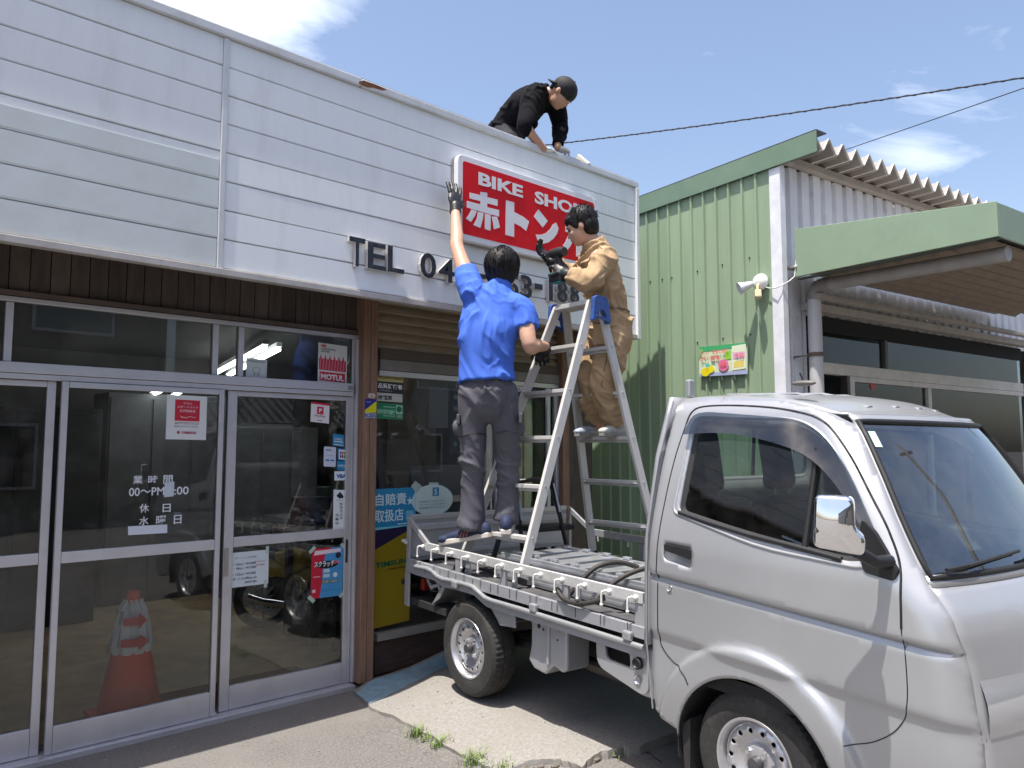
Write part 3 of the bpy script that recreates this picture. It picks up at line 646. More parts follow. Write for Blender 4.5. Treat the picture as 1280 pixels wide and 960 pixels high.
for i, (a0, b0) in enumerate(((.70, 1.2), (1.55, .9), (.80, 3.2))):
    lz = (2.60, 2.60, 2.42)[i]; A0 = PZ(*((1030, 416), (1097, 427), (1040, 458))[i], lz); B0 = PZ(*((1062, 420.5), (1135, 434), (1056, 459))[i], lz); c = A0; L_ = thing('ceiling_lamp', ['lit tube lamp seen through the market transom next to the drain pipe', 'lit tube lamp seen through the market transom at right', 'lit tube lamp deep inside the open market doorway'][i], 'ceiling lamp', c, 'fluorescent tubes inside the green building')
    for db in (0, .10): MB().tube([A0 + e2 * db, B0 + e2 * db], .014, 8).build('tube', TUBE, L_)
    MB().bar(A0 + e2 * .05 + V((0, 0, .035)), B0 + e2 * .05 + V((0, 0, .035)), .16, .03).build('fitting', WHITE, L_)
# drain pipe
PIPE = mat('drain_pipe', (.55, .54, .54), .45, 0, .06, 6)
ELB = mat('pipe_elbow', (.27, .25, .24), .5)
dp = thing('drain_pipe', 'grey drain pipe rising beside the market door to the canopy gutter', 'drain pipe', GT @ V((.345, -.12, 0)))
MB(GT).tube([(.345, -.12, .05), (.345, -.12, 2.70)], .052, 20).build('pipe', PIPE, dp, smooth=40)
MB(GT).tube([(.345, -.12, 2.70), (.345, -.125, 2.75), (.345, -.15, 2.79), (.345, -.20, 2.800), (.345, -.26, 2.80)], .056, 20).build('elbow', ELB, dp, smooth=40)
MB(GT).tube([(.345, -.26, 2.800), (.345, -1.5, 2.775)], .050, 20).build('gutter_run', mat('gutter_grey', (.36, .345, .33), .5), dp, smooth=40)
MB().lathe([(.055, -.015), (.062, -.014), (.062, .014), (.055, .015)], GT @ V((.345, -.12, 2.27)), (0, 0, 1), 20).build('clamp', mat('clamp_rust', (.14, .09, .07), .7), dp)
MB(GT).bar((.345, -.12, 2.27), (.21, .02, 2.25), .012, .012).build('clamp_arm', DKMETAL, dp)
# thin trim beside the corner
GBX('corner_strip', mat('corner_white', (.74, .75, .80), .45), .120, .135, -.02, -.001, .05, 3.30, .002); GBX('corner_strip', mat('corner_white', (.74, .75, .80), .45), .19, .20, -.02, -.001, .05, 2.7, .002)
# outdoor lamp
lp = thing('wall_lamp', 'white floodlight with beige sensor on the green ribbed wall', 'lamp', GT @ V((-.02, .10, 2.82)))
LW = mat('lamp_white', (.78, .78, .74), .4); LB = mat('lamp_beige', (.60, .50, .30), .5)
c = GT @ V((-.02, .09, 2.83))
MB().lathe([(0, -.05), (.03, -.048), (.055, -.035), (.066, -.012), (.066, .0), (.06, .008)], c, e1, 24).build('base_plate', LW, lp, smooth=40)
ax = (V((-.62, .62, -.34))).normalized(); c2 = GT @ V((-.115, .165, 2.80))
MB().lathe([(0, -.06), (.018, -.058), (.026, -.034), (.034, .0), (.048, .045), (.050, .052), (.043, .050), (0, .038)], c2, ax, 24).build('lamp_head', mat('lamp_glass', (.62, .64, .68), .25), lp, smooth=35)
MB(GT).tube([(-.04, .09, 2.83), (-.08, .08, 2.79), (-.085, .075, 2.75)], .012, 8).build('stem', LB, lp, smooth=60)
MB().bar(GT @ V((-.085, .075, 2.755)), GT @ V((-.10, .06, 2.69)), .05, .05).build('sensor', LB, lp, bevel=.01)
pts = [GT @ V(p) for p in ((-.03, .06, 2.79), (-.035, .0, 2.765), (-.045, -.06, 2.755), (-.03, -.10, 2.77), (.04, -.12, 2.81), (.09, -.13, 2.85), (.095, -.139, 2.93), (.095, -.14, 2.97))]
MB().tube(pts, .004, 6).build('cable', mat('white_cable', (.7, .7, .68), .5), lp, smooth=60)
MB().sphere(GT @ V((.09, -.142, 2.925)), (.010, .010, .012)).build('cable_clip', WHITE, lp)
# end of green building: blue strip on the shop corner
for z0, z1 in ((3.34, 3.60), (2.80, 3.12)):
    B('blue_sign_edge', mat('blue_enamel', (.10, .26, .48), .4), shop, FX + .028, FX + .034, 4.03, 4.30, z0, z1)
# ================================================================ OVERHEAD CABLES
CAB = mat('power_cable', (.02, .02, .025), .6)
def cable(a, b, da, db, sag, r, label, twist=0, n=60, ex=.6):
    A_, B_ = PD(*a, da), PD(*b, db); ext = (B_ - A_) * ex; A2 = A_ - ext; B2 = B_ + ext; mb = MB(); L_ = thing('power_cable', label, 'cable', A2, 'overhead cables in the sky')
    def c(t): return A2.lerp(B2, t) + V((0, 0, -sag * (1 - (2 * t - 1) ** 2)))
    MB().tube([c(i / n) for i in range(n + 1)], r, 6).build('wire', CAB, L_)
    if twist:
        m_ = 400; MB().tube([c(i / m_) + V((0, math.cos(i * .9), math.sin(i * .9))) * r * 1.0 for i in range(m_ + 1)], r * .7, 5).build('wire', CAB, L_)
        pass
cable((700, 173), (1120, 114), 14, 11, .12, .011, 'thick twisted power cable crossing the sky behind the roof worker', 1)
cable((1068, 182), (1120, 164), 13, 12, .02, .007, 'thin dark cable behind the folded roof at the right', ex=5)
# ================================================================ TRUCK
TP = V((3.5807, 3.4350, .1341)); th = -1.65505; pt = -.025056
tf = V((math.cos(th) * math.cos(pt), math.sin(th) * math.cos(pt), math.sin(pt))); tr_ = V((math.sin(th), -math.cos(th), 0)); tu = tr_.cross(tf)
if tu.z < 0: tu = -tu
TT = Matrix(((tf.x, tr_.x, tu.x, TP.x), (tf.y, tr_.y, tu.y, TP.y), (tf.z, tr_.z, tu.z, TP.z), (0, 0, 0, 1)))
TR = Matrix(((tf.x, -tr_.x, tu.x, TP.x), (tf.y, -tr_.y, tu.y, TP.y), (tf.z, -tr_.z, tu.z, TP.z), (0, 0, 0, 1)))
truck = thing('pickup_truck', 'small silver flatbed truck parked with its tailgate close under the shop fascia', 'truck', TR)
PAINT = mat('silver_paint', (.425, .435, .450), .34, .45, .05, 2.5, coat=.55)
PAINT_IN = mat('silver_bed_paint', (.40, .405, .43), .42, .35, .12, 9, dirt=(.20, .19, .18), dirt_amt=.5, dirt_scale=9, dirt_pos=.52)
BEDF = mat('bed_floor', (.10, .10, .105), .55, .3, .35, 9, dirt=(.25, .24, .22), dirt_amt=.5, dirt_scale=7)
CHROME = mat('chrome', (.86, .86, .88), .06, 1., .02, 5)
UNDER = mat('underbody', (.022, .022, .024), .8, var=.3)
SEAT = mat('seat_fabric', (.016, .017, .020), .85, var=.15, bump=.03, bscale=300)
SEAL = mat('rubber_seal', (.012, .012, .013), .6)
TGL = glass('truck_glass', (.50, .60, .57), .05, dust=.04)
VISOR = glass('smoked_visor', (.16, .20, .23), .06)
def tp_(x, y, z): return TT @ V((x, y, z))
def TB(name, m, x0, x1, y0, y1, z0, z1, bevel=0, parent=None): return MB(TT).box(x0, x1, y0, y1, z0, z1).build(name, m, parent or truck, bevel=bevel)
AC, AR = (1.905, .235), .352          # front wheel arch
def sidey(x, z):
    y = .735
    if z < .55: y -= .030 * ((.55 - z) / .30) ** 2
    if z > 1.02: y -= .168 * ((z - 1.02) / .64) ** 1.45
    # soft crease below the belt line: shoulder above, step in below
    zc = .905 - (x - 1.45) * .052 + .01
    y += .012 * (1 / (1 + math.exp(max(-40, min(40, -(z - zc) / .0035))))) * max(0, 1 - max(0, z - zc) / .30)
    y -= .010 * math.exp(-((z - zc + .010) / .010) ** 2)
    # lower swage
    zs = .665 - (x - 1.45) * .03; y -= .014 * (1 / (1 + math.exp(max(-40, min(40, (z - zs) / .006)))))
    # flare round the arch
    d = math.hypot(x - AC[0], z - AC[1])
    if z > .05: y += .028 * (1 / (1 + math.exp(max(-40, min(40, (d - .462) / .006))))) * (1 if d > 0 else 0)
    # raised frame round the window opening
    wx = max(1.545 - x, 0, x - 2.36); 
    if z > 1.02 and z < 1.66:
        e = min(1, max(0, (1.075 - .07 * (x - 1.55) - z) / .02)); y -= .0 * e
    # corner rounding, rear and front
    if x < 1.43: y -= .045 * ((1.43 - x) / .05) ** 2
    fb = frontx(z)
    if x > fb - .11: y -= .052 * ((x - fb + .11) / .11) ** 2
    if z > 1.60: y -= .035 * ((z - 1.60) / .08) ** 2
    return y
def frontx(z):
    P_ = [(.19, 2.675), (.45, 2.70), (.62, 2.69), (.80, 2.665), (.95, 2.62), (1.05, 2.545), (1.20, 2.455), (1.40, 2.345), (1.58, 2.225), (1.68, 2.10)]
    z = max(.20, min(1.6799, z)); i = 0
    while z > P_[i + 1][0]: i += 1
    a, b = P_[i], P_[i + 1]; h = b[0] - a[0]; t = (z - a[0]) / h
    m0 = (b[1] - P_[max(i - 1, 0)][1]) / (b[0] - P_[max(i - 1, 0)][0]); i2 = min(i + 2, len(P_) - 1); m1 = (P_[i2][1] - a[1]) / (P_[i2][0] - a[0])
    return (2 * t ** 3 - 3 * t * t + 1) * a[1] + (t ** 3 - 2 * t * t + t) * h * m0 + (3 * t * t - 2 * t ** 3) * b[1] + (t ** 3 - t * t) * h * m1
def zroof(x):                          # roof edge height along the side
    return 1.675 + .02 * math.sin((x - 1.4) * 2.4) - .10 * max(0, (x - 1.95)) ** 1.3
arch = [(AC[0] + AR * math.cos(math.radians(a)), AC[1] + AR * math.sin(math.radians(a))) for a in range(180, -1, -6)]
outer = [(1.412, .335), (1.60, .30)] + [(1.56, .27)] * 0 + [p for p in arch if p[1] > .26] + [(2.30, .25), (2.675, .22), (2.70, .45), (2.69, .62), (2.665, .80), (2.62, .95), *[(frontx(z_), z_) for z_ in (1.05, 1.12, 1.20, 1.28, 1.36, 1.44, 1.50, 1.555)], (2.17, 1.595), (2.08, 1.628), (1.90, 1.660), (1.70, 1.676), (1.50, 1.680), (1.435, 1.672), (1.418, 1.62), (1.385, 1.2), (1.380, .9), (1.380, .60)]
outer[1] = (AC[0] - AR * 1.0, .30)
window = rounded([(1.548, 1.188), (1.555, 1.575), (2.06, 1.545), (2.19, 1.445), (2.385, 1.10), (2.30, 1.088), (1.9, 1.128)], [.03, .05, .10, .08, .01, .02, .3], 5)
handle_hole = rounded([(1.492, .985), (1.494, 1.055), (1.640, 1.048), (1.642, .965)], .02, 3)
XTRA = [(1.40 + .014 * i, .915 - (.014 * i - .05) * .052 + dz) for i in range(88) for dz in (-.030, -.020, -.011, -.004, .003, .010)] + [(1.40 + .016 * i, .665 - (.016 * i - .05) * .03 + dz) for i in range(80) for dz in (-.014, -.005, .004, .013)] + [(AC[0] + (.462 + dr) * math.cos(a * .032), AC[1] + (.462 + dr) * math.sin(a * .032)) for a in range(-3, 102) for dr in (-.014, -.005, .004, .013)] + [(AC[0] + (AR + .014) * math.cos(a * .04), AC[1] + (AR + .014) * math.sin(a * .04)) for a in range(0, 79)]
for sgn, nm in ((1, 'R'), (-1, 'L')):
    mb = MB(TT); panel(mb, outer, [window, handle_hole] if sgn > 0 else [window], lambda x, z: V((x, sgn * sidey(x, z), z)), .017 if sgn > 0 else .05, XTRA if sgn > 0 else ())
    body = mb.build('cab_side', PAINT, truck, smooth=50, solid=.012)
    # window: black seal ring, glass
    ctr = (sum(p[0] for p in window) / len(window), sum(p[1] for p in window) / len(window))
    inner = [(p[0] + (ctr[0] - p[0]) * .045, p[1] + (ctr[1] - p[1]) * .07) for p in window]
    mb = MB(TT); n = len(window)
    mb.add([V((p[0], sgn * (sidey(*p) - .004), p[1])) for p in window] + [V((p[0], sgn * (sidey(*p) - .012), p[1])) for p in inner] , [(i, (i + 1) % n, (i + 1) % n + n, i + n) for i in range(n)])
    mb.build('window_seal', SEAL, truck, smooth=60)
    mb = MB(TT); panel(mb, inner, [], lambda x, z: V((x, sgn * (sidey(x, z) - .014), z)), .12); mb.build('door_window', TGL, truck, smooth=80)
    mb = MB(TT); mb.tube([V((2.14, sgn * (sidey(2.14, 1.4) - .016), 1.47)), V((2.13, sgn * (sidey(2.13, 1.1) - .016), 1.115))], .012, 8); mb.build('quarter_bar', SEAL, truck)
# raised pressing round the door window
ctr = (sum(p[0] for p in window) / len(window), sum(p[1] for p in window) / len(window)); fr_ = []
for p in window + window[:2]:
    d = math.hypot(p[0] - ctr[0], p[1] - ctr[1]); k = 1 + .030 / d; x_, z_ = ctr[0] + (p[0] - ctr[0]) * k, ctr[1] + (p[1] - ctr[1]) * k; fr_.append(V((x_, sidey(x_, z_) - .002, z_)))
MB(TT).tube(fr_, .0075, 8).build('window_frame', PAINT, truck, smooth=80)
# black sill strip along the window bottom
mb = MB(TT); mb.tube([V((x, sidey(x, zz) + .002, zz)) for x, zz in ((1.552, 1.186), (1.7, 1.160), (1.9, 1.132), (2.1, 1.112), (2.28, 1.092))], .010, 8); mb.build('window_trim', DARK, truck, smooth=60)
# door gap line (dark recess proud groove) and roof drip line
def line_on_side(name, pts, r, m, off=.0, n=9, parent=None):
    o = []; N_ = len(pts)
    for i in range(N_ - 1):
        a, b, c, d = pts[max(i - 1, 0)], pts[i], pts[i + 1], pts[min(i + 2, N_ - 1)]
        for k in range(n):
            t = k / n; o.append(tuple(.5 * (2 * b[j] + (c[j] - a[j]) * t + (2 * a[j] - 5 * b[j] + 4 * c[j] - d[j]) * t * t + (3 * b[j] - a[j] - 3 * c[j] + d[j]) * t ** 3) for j in (0, 1)))
    o.append(pts[-1]); mb = MB(TT); mb.tube([V((x, sidey(x, z) + off, z)) for x, z in o], r, 6); return mb.build(name, m, parent or truck, smooth=60)
drip = [(1.500, 1.56), (1.515, 1.61), (1.56, 1.634), (1.70, 1.638), (1.90, 1.626), (2.05, 1.602), (2.13, 1.575), (2.19, 1.528), (2.27, 1.432), (2.35, 1.312), (2.425, 1.19), (2.475, 1.07), (2.485, .9)]
line_on_side('door_gap', drip, .0042, SEAL); line_on_side('door_gap', [(1.500, 1.56), (1.478, 1.4), (1.462, 1.15), (1.455, .9), (1.457, .66), (1.475, .605), (1.53, .565), (1.58, .552), (1.61, .53), (1.628, .50)], .0028, SEAL, .0)
line_on_side('door_gap', [(2.485, .9), (2.495, .68), (2.46, .58), (2.38, .51), (2.285, .47)], .002, SEAL)
# rear cab pillar edge line
MB(TT).tube([V((1.425, .60, 1.66)), V((1.402, .675, 1.40)), V((1.388, .728, 1.1)), V((1.384, .728, .9)), V((1.386, .728, .62)), V((1.412, .715, .34))], .004, 6).build('rear_seam', PAINT, truck, smooth=60)
# roof
def roofp(u, v):
    s = v * 2 - 1; Pf = fp(s, 1.598, .078); x = 1.42 + (Pf.x - 1.42) * u
    tl = [(1.42, 1.676), (1.70, 1.676), (1.90, 1.660), (2.08, 1.628), (2.17, 1.595), (2.4, 1.595)]; xe = 1.42 + (2.17 - 1.42) * u
    for (xa, za), (xb, zb_) in zip(tl, tl[1:]):
        if xe <= xb + 1e-6: ze = za + (zb_ - za) * (xe - xa) / (xb - xa); break
    ye = sidey(xe, min(ze, 1.68)) - .005
    k = sm(.70, 1, u); z = ze + .034 * (1 - abs(s) ** 2.4) - .003
    return V((x, ye * s * (1 - k) + Pf.y * k, z * (1 - k * k) + (Pf.z + .004) * k * k))
fp = lambda y, z, bulge=.075: V((frontx(z) + bulge * (1 - abs(max(-1, min(1, y))) ** 2.2), sidey(frontx(z) - .002, z) * max(-1, min(1, y)), z))
mb = MB(TT); mb.grid(roofp, 30, 28); mb.build('roof', PAINT, truck, smooth=60, solid=.01)
for yy in (-.32, -.11, .11, .32): MB(TT).tube([roofp(.08, .5 + yy / 1.2) + V((0, 0, .001)), roofp(.5, .5 + yy / 1.2) + V((0, 0, .003)), roofp(.88, .5 + yy / 1.2) + V((0, 0, .001))], [(.006, .02)] * 3, 8).build('roof_bead', PAINT, truck, smooth=70)
# rear wall of cab with window
rw = rounded([(-.52, 1.315), (.46, 1.315), (.44, 1.575), (-.50, 1.575)], .05)
ro = [(-.722, .60), (.722, .60), (.722, 1.05), (.665, 1.42), (.585, 1.68), (-.585, 1.68), (-.665, 1.42), (-.722, 1.05)]
mb = MB(TT); panel(mb, ro, [rw], lambda y, z: V((1.388 + .035 * max(0, z - 1.1), y, z)), .08); mb.build('cab_rear_wall', PAINT_IN, truck, smooth=50, solid=.02)
mb = MB(TT); panel(mb, rw, [], lambda y, z: V((1.392 + .035 * max(0, z - 1.1), y, z)), .3); mb.build('rear_window', TGL, truck)
for yy in (-.05,): MB(TT).tube([(1.385, yy, 1.315), (1.395, yy, 1.575)], .009, 8).build('window_bar', DARK, truck)
for zz in (.72, .84, .96): TB('wall_bead', PAINT_IN, 1.368, 1.386, -.66, .66, zz, zz + .03, .006)
# front: nose, windscreen
def fp(y, z, bulge=.075):
    yb = sidey(frontx(z) - .002, z); s = max(-1, min(1, y)); return V((frontx(z) + bulge * (1 - abs(s) ** 2.2), yb * s, z))
nose_out = [(-1, .20), (1, .20), (1, 1.045), (-1, 1.045)]
mb = MB(TT)
def nosef(u, v): return fp(u * 2 - 1, .20 + .845 * v)
mb.grid(nosef, 30, 26).build('nose_panel', PAINT, truck, smooth=60, solid=.01)
ws = lambda u, v, o=0: fp((u * 2 - 1) * .975, 1.06 + (1.570 - 1.06) * v, .078) + V((o, 0, 0))
mb = MB(TT); mb.grid(lambda u, v: ws(u, v), 20, 10); mb.build('windscreen', glass('screen_glass', (.50, .60, .60), .14), truck, smooth=80)
mb = MB(TT); mb.grid(lambda u, v: fp(-.975 + (-.025) * u, 1.045 + .53 * v, .078) + V((0, 0, 0)), 2, 10); mb.grid(lambda u, v: fp(.975 + .025 * u, 1.045 + .53 * v, .078), 2, 10); mb.grid(lambda u, v: fp(u * 2 - 1, 1.035 + .035 * v, .078) + V((.003, 0, 0)), 20, 1); mb.build('windscreen_surround', PAINT, truck, smooth=60, solid=.012)
rim = [ws(u / 20, 0, .002) for u in range(21)] + [ws(1, v / 8, .002) for v in range(1, 9)] + [ws(1 - u / 20, 1, .002) for u in range(1, 21)] + [ws(0, 1 - v / 8, .002) for v in range(1, 8)]
mb = MB(TT); mb.tube(rim + rim[:2], .012, 6).build('screen_seal', SEAL, truck, smooth=70)
mb = MB(TT); mb.grid(lambda u, v: fp(u * 2 - 1, 1.568 + .033 * v, .078), 20, 2); mb.build('roof_front', PAINT, truck, smooth=60, solid=.01)
MB(TT).add([ws(.955, .82, .004), ws(.985, .82, .004), ws(.985, .93, .004), ws(.955, .93, .004)], [(0, 1, 2, 3)]).build('screen_sticker', flat('sticker_mint', (200, 225, 215)), truck)
mb = MB(TT)
for p, q in (((2.56, .1, 1.075), (2.50, -.45, 1.14)), ((2.56, .62, 1.075), (2.54, .1, 1.10))): mb.tube([fp(p[1] / .7, 1.075) + V((.02, 0, .01)), fp((p[1] - .1) / .7, 1.075) + V((.03, 0, .02)), fp(q[1] / .7, 1.11) + V((.02, 0, .0))], .007, 6)
mb.build('wiper', DARK, truck)
# bumper, grille, head lamps
mb = MB(TT); mb.grid(lambda u, v: fp((u * 2 - 1) * .93, .24 + .18 * v, .085) + V((.022 * math.sin(math.pi * v), 0, 0)), 24, 6); mb.build('bumper', PAINT, truck, smooth=60)
mb = MB(TT); mb.grid(lambda u, v: fp((u * 2 - 1) * .45, .45 + .05 * v, .078) + V((.006, 0, 0)), 12, 2); mb.build('grille', DARK, truck)
for s in (-1, 1):
    mb = MB(TT); mb.grid(lambda u, v: fp(s * (.62 + .34 * u), .60 + .17 * v, .076) + V((.012 * math.sin(math.pi * v), 0, 0)), 8, 5); mb.build('headlight', mat('headlight_lens', (.55, .57, .60), .08, .5, .02, 4, coat=1.0), truck, smooth=70)
MB(TT).box(2.775, 2.782, -.165, .165, .30, .465).build('number_plate', mat('plate_yellow', (.62, .50, .05), .5), truck, bevel=.004)
# interior
TB('cab_floor', UNDER, 1.40, 2.62, -.70, .70, .50, .56)
TB('dashboard', SEAT, 2.28, 2.56, -.66, .66, .80, 1.045, .03)
for yy, lab in ((.42, "driver's seat"), (-.16, 'passenger seat')):
    s = MB(TT); s.box(1.50, 1.97, yy - .24, yy + .24, .62, .84); s = s.build('seat', SEAT, truck, bevel=.04, seg=3); s['label'] = lab
    mb = MB(TT); T2 = TT @ Matrix.Translation((1.50, yy, .80)) @ Matrix.Rotation(math.radians(-9), 4, 'Y')
    mb = MB(T2); mb.box(0, .12, -.235, .235, 0, .42); mb.build('backrest', SEAT, s, bevel=.045, seg=3)
    mb = MB(T2); mb.box(-.005, .09, -.098, .098, .445, .745); mb.build('headrest', SEAT, s, bevel=.045, seg=3)
    for dy in (-.06, .06): MB(T2).tube([(.05, dy, .38), (.05, dy, .46)], .007, 6).build('headrest_post', ALU, s)
T2 = TT @ Matrix.Translation((2.19, .34, 1.02)) @ Matrix.Rotation(math.radians(-42), 4, 'Y')
ring = [(0, .18 * math.cos(a * math.pi / 16), .18 * math.sin(a * math.pi / 16)) for a in range(33)]
MB(T2).tube(ring, .014, 8, ref=(1, 0, 0)).build('steering_wheel', DARK, truck, smooth=60); MB(T2).tube([(0, -.17, 0), (.03, 0, 0), (0, .17, 0)], .015, 8).build('wheel_spoke', DARK, truck); MB(T2).tube([(.02, 0, 0), (.22, 0, -.02)], .03, 8).build('steering_column', DARK, truck)
# door handle, key
mb = MB(TT); mb.grid(lambda u, v: V((1.488 + .158 * u, sidey(1.56, 1.0) - .010 - .012 * math.sin(math.pi * v) * math.sin(math.pi * u), .955 + .105 * v)), 8, 8); mb.build('handle_recess', PAINT, truck, smooth=70)
mb = MB(TT); mb.prism(rounded([(1.496, 1.022), (1.496, 1.052), (1.638, 1.045), (1.639, 1.000), (1.56, 1.014)], .012, 3), (0, sidey(1.55, 1.02) - .012, 0), (1, 0, 0), (0, 0, 1), (0, .016, 0)); mb.build('door_handle', DARK, truck, bevel=.004)
MB(TT).lathe([(.017, .0), (.015, .003), (.010, .001), (.009, -.002), (0, -.002)], (1.520, sidey(1.52, .865) , .865), (0, 1, 0), 16).build('key_lock', CHROME, truck, smooth=40)
# smoked visor
vis = rounded([(1.527, 1.512), (1.535, 1.60), (1.60, 1.612), (2.04, 1.580), (2.17, 1.515), (2.28, 1.385), (2.40, 1.180), (2.38, 1.175), (2.225, 1.36), (2.10, 1.455), (1.90, 1.505), (1.70, 1.525)], [.01, .05, .05, .1, .1, .1, .005, .005, .1, .1, .1, .1], 4)
def visf(x, z):
    return V((x, sidey(x, z) + .012 + .030 * max(0, min(1, (1.615 - z - max(0, x - 2.0) * 1.05) / .10)), z))
mb = MB(TT); panel(mb, vis, [], visf, .03); mb.build('window_visor', VISOR, truck, smooth=70)
# mirror
mir = MB(TT); mc = (2.372, .925, 1.236)
T2 = TT @ Matrix.Translation(mc) @ Matrix.Rotation(math.radians(-24), 4, 'Z')
pr = rounded([(-.070, -.078), (-.064, .090), (.050, .088), (.056, -.01), (.084, -.042), (.080, -.095)], [.022, .022, .022, .015, .012, .02], 4)
mirror = MB(T2).prism(pr, (0, .04, 0), (1, 0, 0), (0, 0, 1), (0, -.07, 0)).build('side_mirror', CHROME, truck, bevel=.015, seg=4, smooth=30)
mb = MB(T2); panel(mb, [(p[0] * .86 + .001, p[1] * .88) for p in pr], [], lambda x, z: V((x, .0405 + .024 * max(0, 1 - (x / .078) ** 2) * max(0, 1 - (z / .098) ** 2) ** .8, z)), .014); mb.build('mirror_shell', CHROME, mirror, smooth=80)
MB(TT).tube([(2.40, .86, 1.145), (2.43, .80, 1.11), (2.44, .73, 1.105)], [.022, .020, .026], 10).build('mirror_arm', DARK, mirror, smooth=60)
mb = MB(TT); mb.prism(rounded([(2.36, 1.06), (2.34, 1.14), (2.355, 1.24), (2.40, 1.20), (2.475, 1.08), (2.46, 1.045)], .015, 3), (0, sidey(2.38, 1.12) - .004, 0), (1, 0, 0), (0, 0, 1), (0, .02, 0)); mb.build('mirror_base', DARK, truck, bevel=.005)
# aerial, roof lamp
MB(TT).sphere((2.0, .50, 1.722), (.055, .020, .012), 14, 8).build('aerial_base', mat('aerial_grey', (.14, .13, .12), .5), truck, smooth=80)
MB(TT).tube([(2.0, .50, 1.73), (1.985, .50, 1.765)], .004, 6).build('aerial', DARK, truck)
MB(TT).box(1.425, 1.455, .485, .525, 1.68, 1.762).build('roof_post', PAINT, truck, bevel=.008)
# ---- wheels
def wheel(cx, cy, s, lab, parent=truck):
    c = V((cx, cy, .27)); ax = V((0, s, 0))
    prof = [(.155, -.075), (.168, -.080), (.205, -.085), (.245, -.080), (.262, -.068), (.269, -.055), (.2705, -.040), (.2705, -.022), (.264, -.020), (.264, -.015), (.2705, -.013), (.2705, .013), (.264, .015), (.264, .020), (.2705, .022), (.2705, .040), (.269, .055), (.262, .068), (.245, .080), (.205, .085), (.168, .080), (.155, .075)]
    N_ = 224
    def fr(k, j):
        if 4 <= j <= 17:
            ph = (k + (2 if j < 9 else (0 if j < 12 else 3))) % 4
            if j in (5, 6, 15, 16): return -.005 if ph < 2 else 0
            return -.0045 if ph < 1 and 7 < j < 14 else 0
        return 0
    t = MB(TT); t.lathe(prof, c, ax, N_, fr); t = t.build('wheel', RUBBER, parent, smooth=28); t['label'] = lab
    # steel rim: barrel + dished disc with vent holes
    STEEL = mat('steel_rim', (.58, .58, .60), .32, .7, .06, 6, dirt=(.30, .27, .24), dirt_amt=.35, dirt_scale=12)
    MB(TT).lathe([(.150, -.06), (.150, .020), (.152, .05), (.158, .068), (.166, .074), (.170, .078), (.168, .082), (.160, .081), (.154, .074), (.147, .052), (.145, .02)], c, ax, 48).build('rim_barrel', STEEL, t, smooth=35)
    def dish(r):
        if r > .135: return .042 + (r - .135) * .6
        if r > .100: return .060 - ((r - .1175) / .0175) ** 2 * .010 + .0
        if r > .062: return .050 + (.100 - r) * -.45
        return .052 + (.062 - r) * .1
    circ = [(.146 * math.cos(a * math.pi / 24), .146 * math.sin(a * math.pi / 24)) for a in range(48)]
    holes = []
    for k in range(14):
        a = 2 * math.pi * k / 14; hx, hz = .1165 * math.cos(a), .1165 * math.sin(a)
        holes.append([(hx + .0095 * math.cos(q * math.pi / 4), hz + .0095 * math.sin(q * math.pi / 4)) for q in range(8)])
    mb = MB(TT); panel(mb, circ, holes, lambda x, z: V((cx + x, cy + s * dish(math.hypot(x, z)), .27 + z)), .0075); mb.build('rim_disc', STEEL, t, smooth=50, solid=.003)
    MB(TT).lathe([(.028, .03), (.028, .078), (.024, .086), (0, .088)], c, ax, 20).build('hub_cap', mat('hub_dark', (.09, .09, .095), .45, .4), t, smooth=35)
    for k in range(4):
        a = math.pi / 4 + k * math.pi / 2; MB(TT).lathe([(.0115, .03), (.0115, .066), (.008, .073), (0, .073)], c + V((math.cos(a) * .05, 0, math.sin(a) * .05)), ax, 6).build('wheel_nut', CHROME, t)
    MB(TT).lathe([(.146, -.058), (.10, -.05), (0, -.05)], c, ax, 24).build('brake_drum', UNDER, t)
    return t
wheel(0, .625, 1, 'rear wheel on the near side'); wheel(1.905, .625, 1, 'front wheel on the near side'); wheel(0, -.625, -1, 'rear wheel on the far side'); wheel(1.905, -.625, -1, 'front wheel on the far side')
MB(TT).tube([(0, -.56, .27), (0, .56, .27)], .045, 10).build('rear_axle', UNDER, truck); MB(TT).sphere((0, 0, .27), .12, 12, 8).build('differential', UNDER, truck)
MB(TT).tube([(1.905, -.56, .25), (1.905, .56, .25)], .04, 10).build('front_axle', UNDER, truck)
# inner arch of the front wheels
for s in (1, -1):
    mb = MB(TT)
    pts = [(AC[0] + (AR + .004) * math.cos(math.radians(a)), AC[1] + (AR + .004) * math.sin(math.radians(a))) for a in range(188, -9, -7)]
    m_ = len(pts); mb.add([V((p[0], s * yy, p[1])) for yy in (.715, .40) for p in pts], [(i, i + 1, i + 1 + m_, i + m_) for i in range(m_ - 1)]); mb.add([V((p[0], s * .40, p[1])) for p in pts], [tuple(range(m_))])
    mb.build('wheel_housing', UNDER, truck, solid=.004)
MB(TT).prism([(1.555, .31), (1.60, .35), (1.60, .13), (1.575, .12)], (0, .70, 0), (1, 0, 0), (0, 0, 1), (0, -.20, 0)).build('mud_flap', RUBBER, truck)
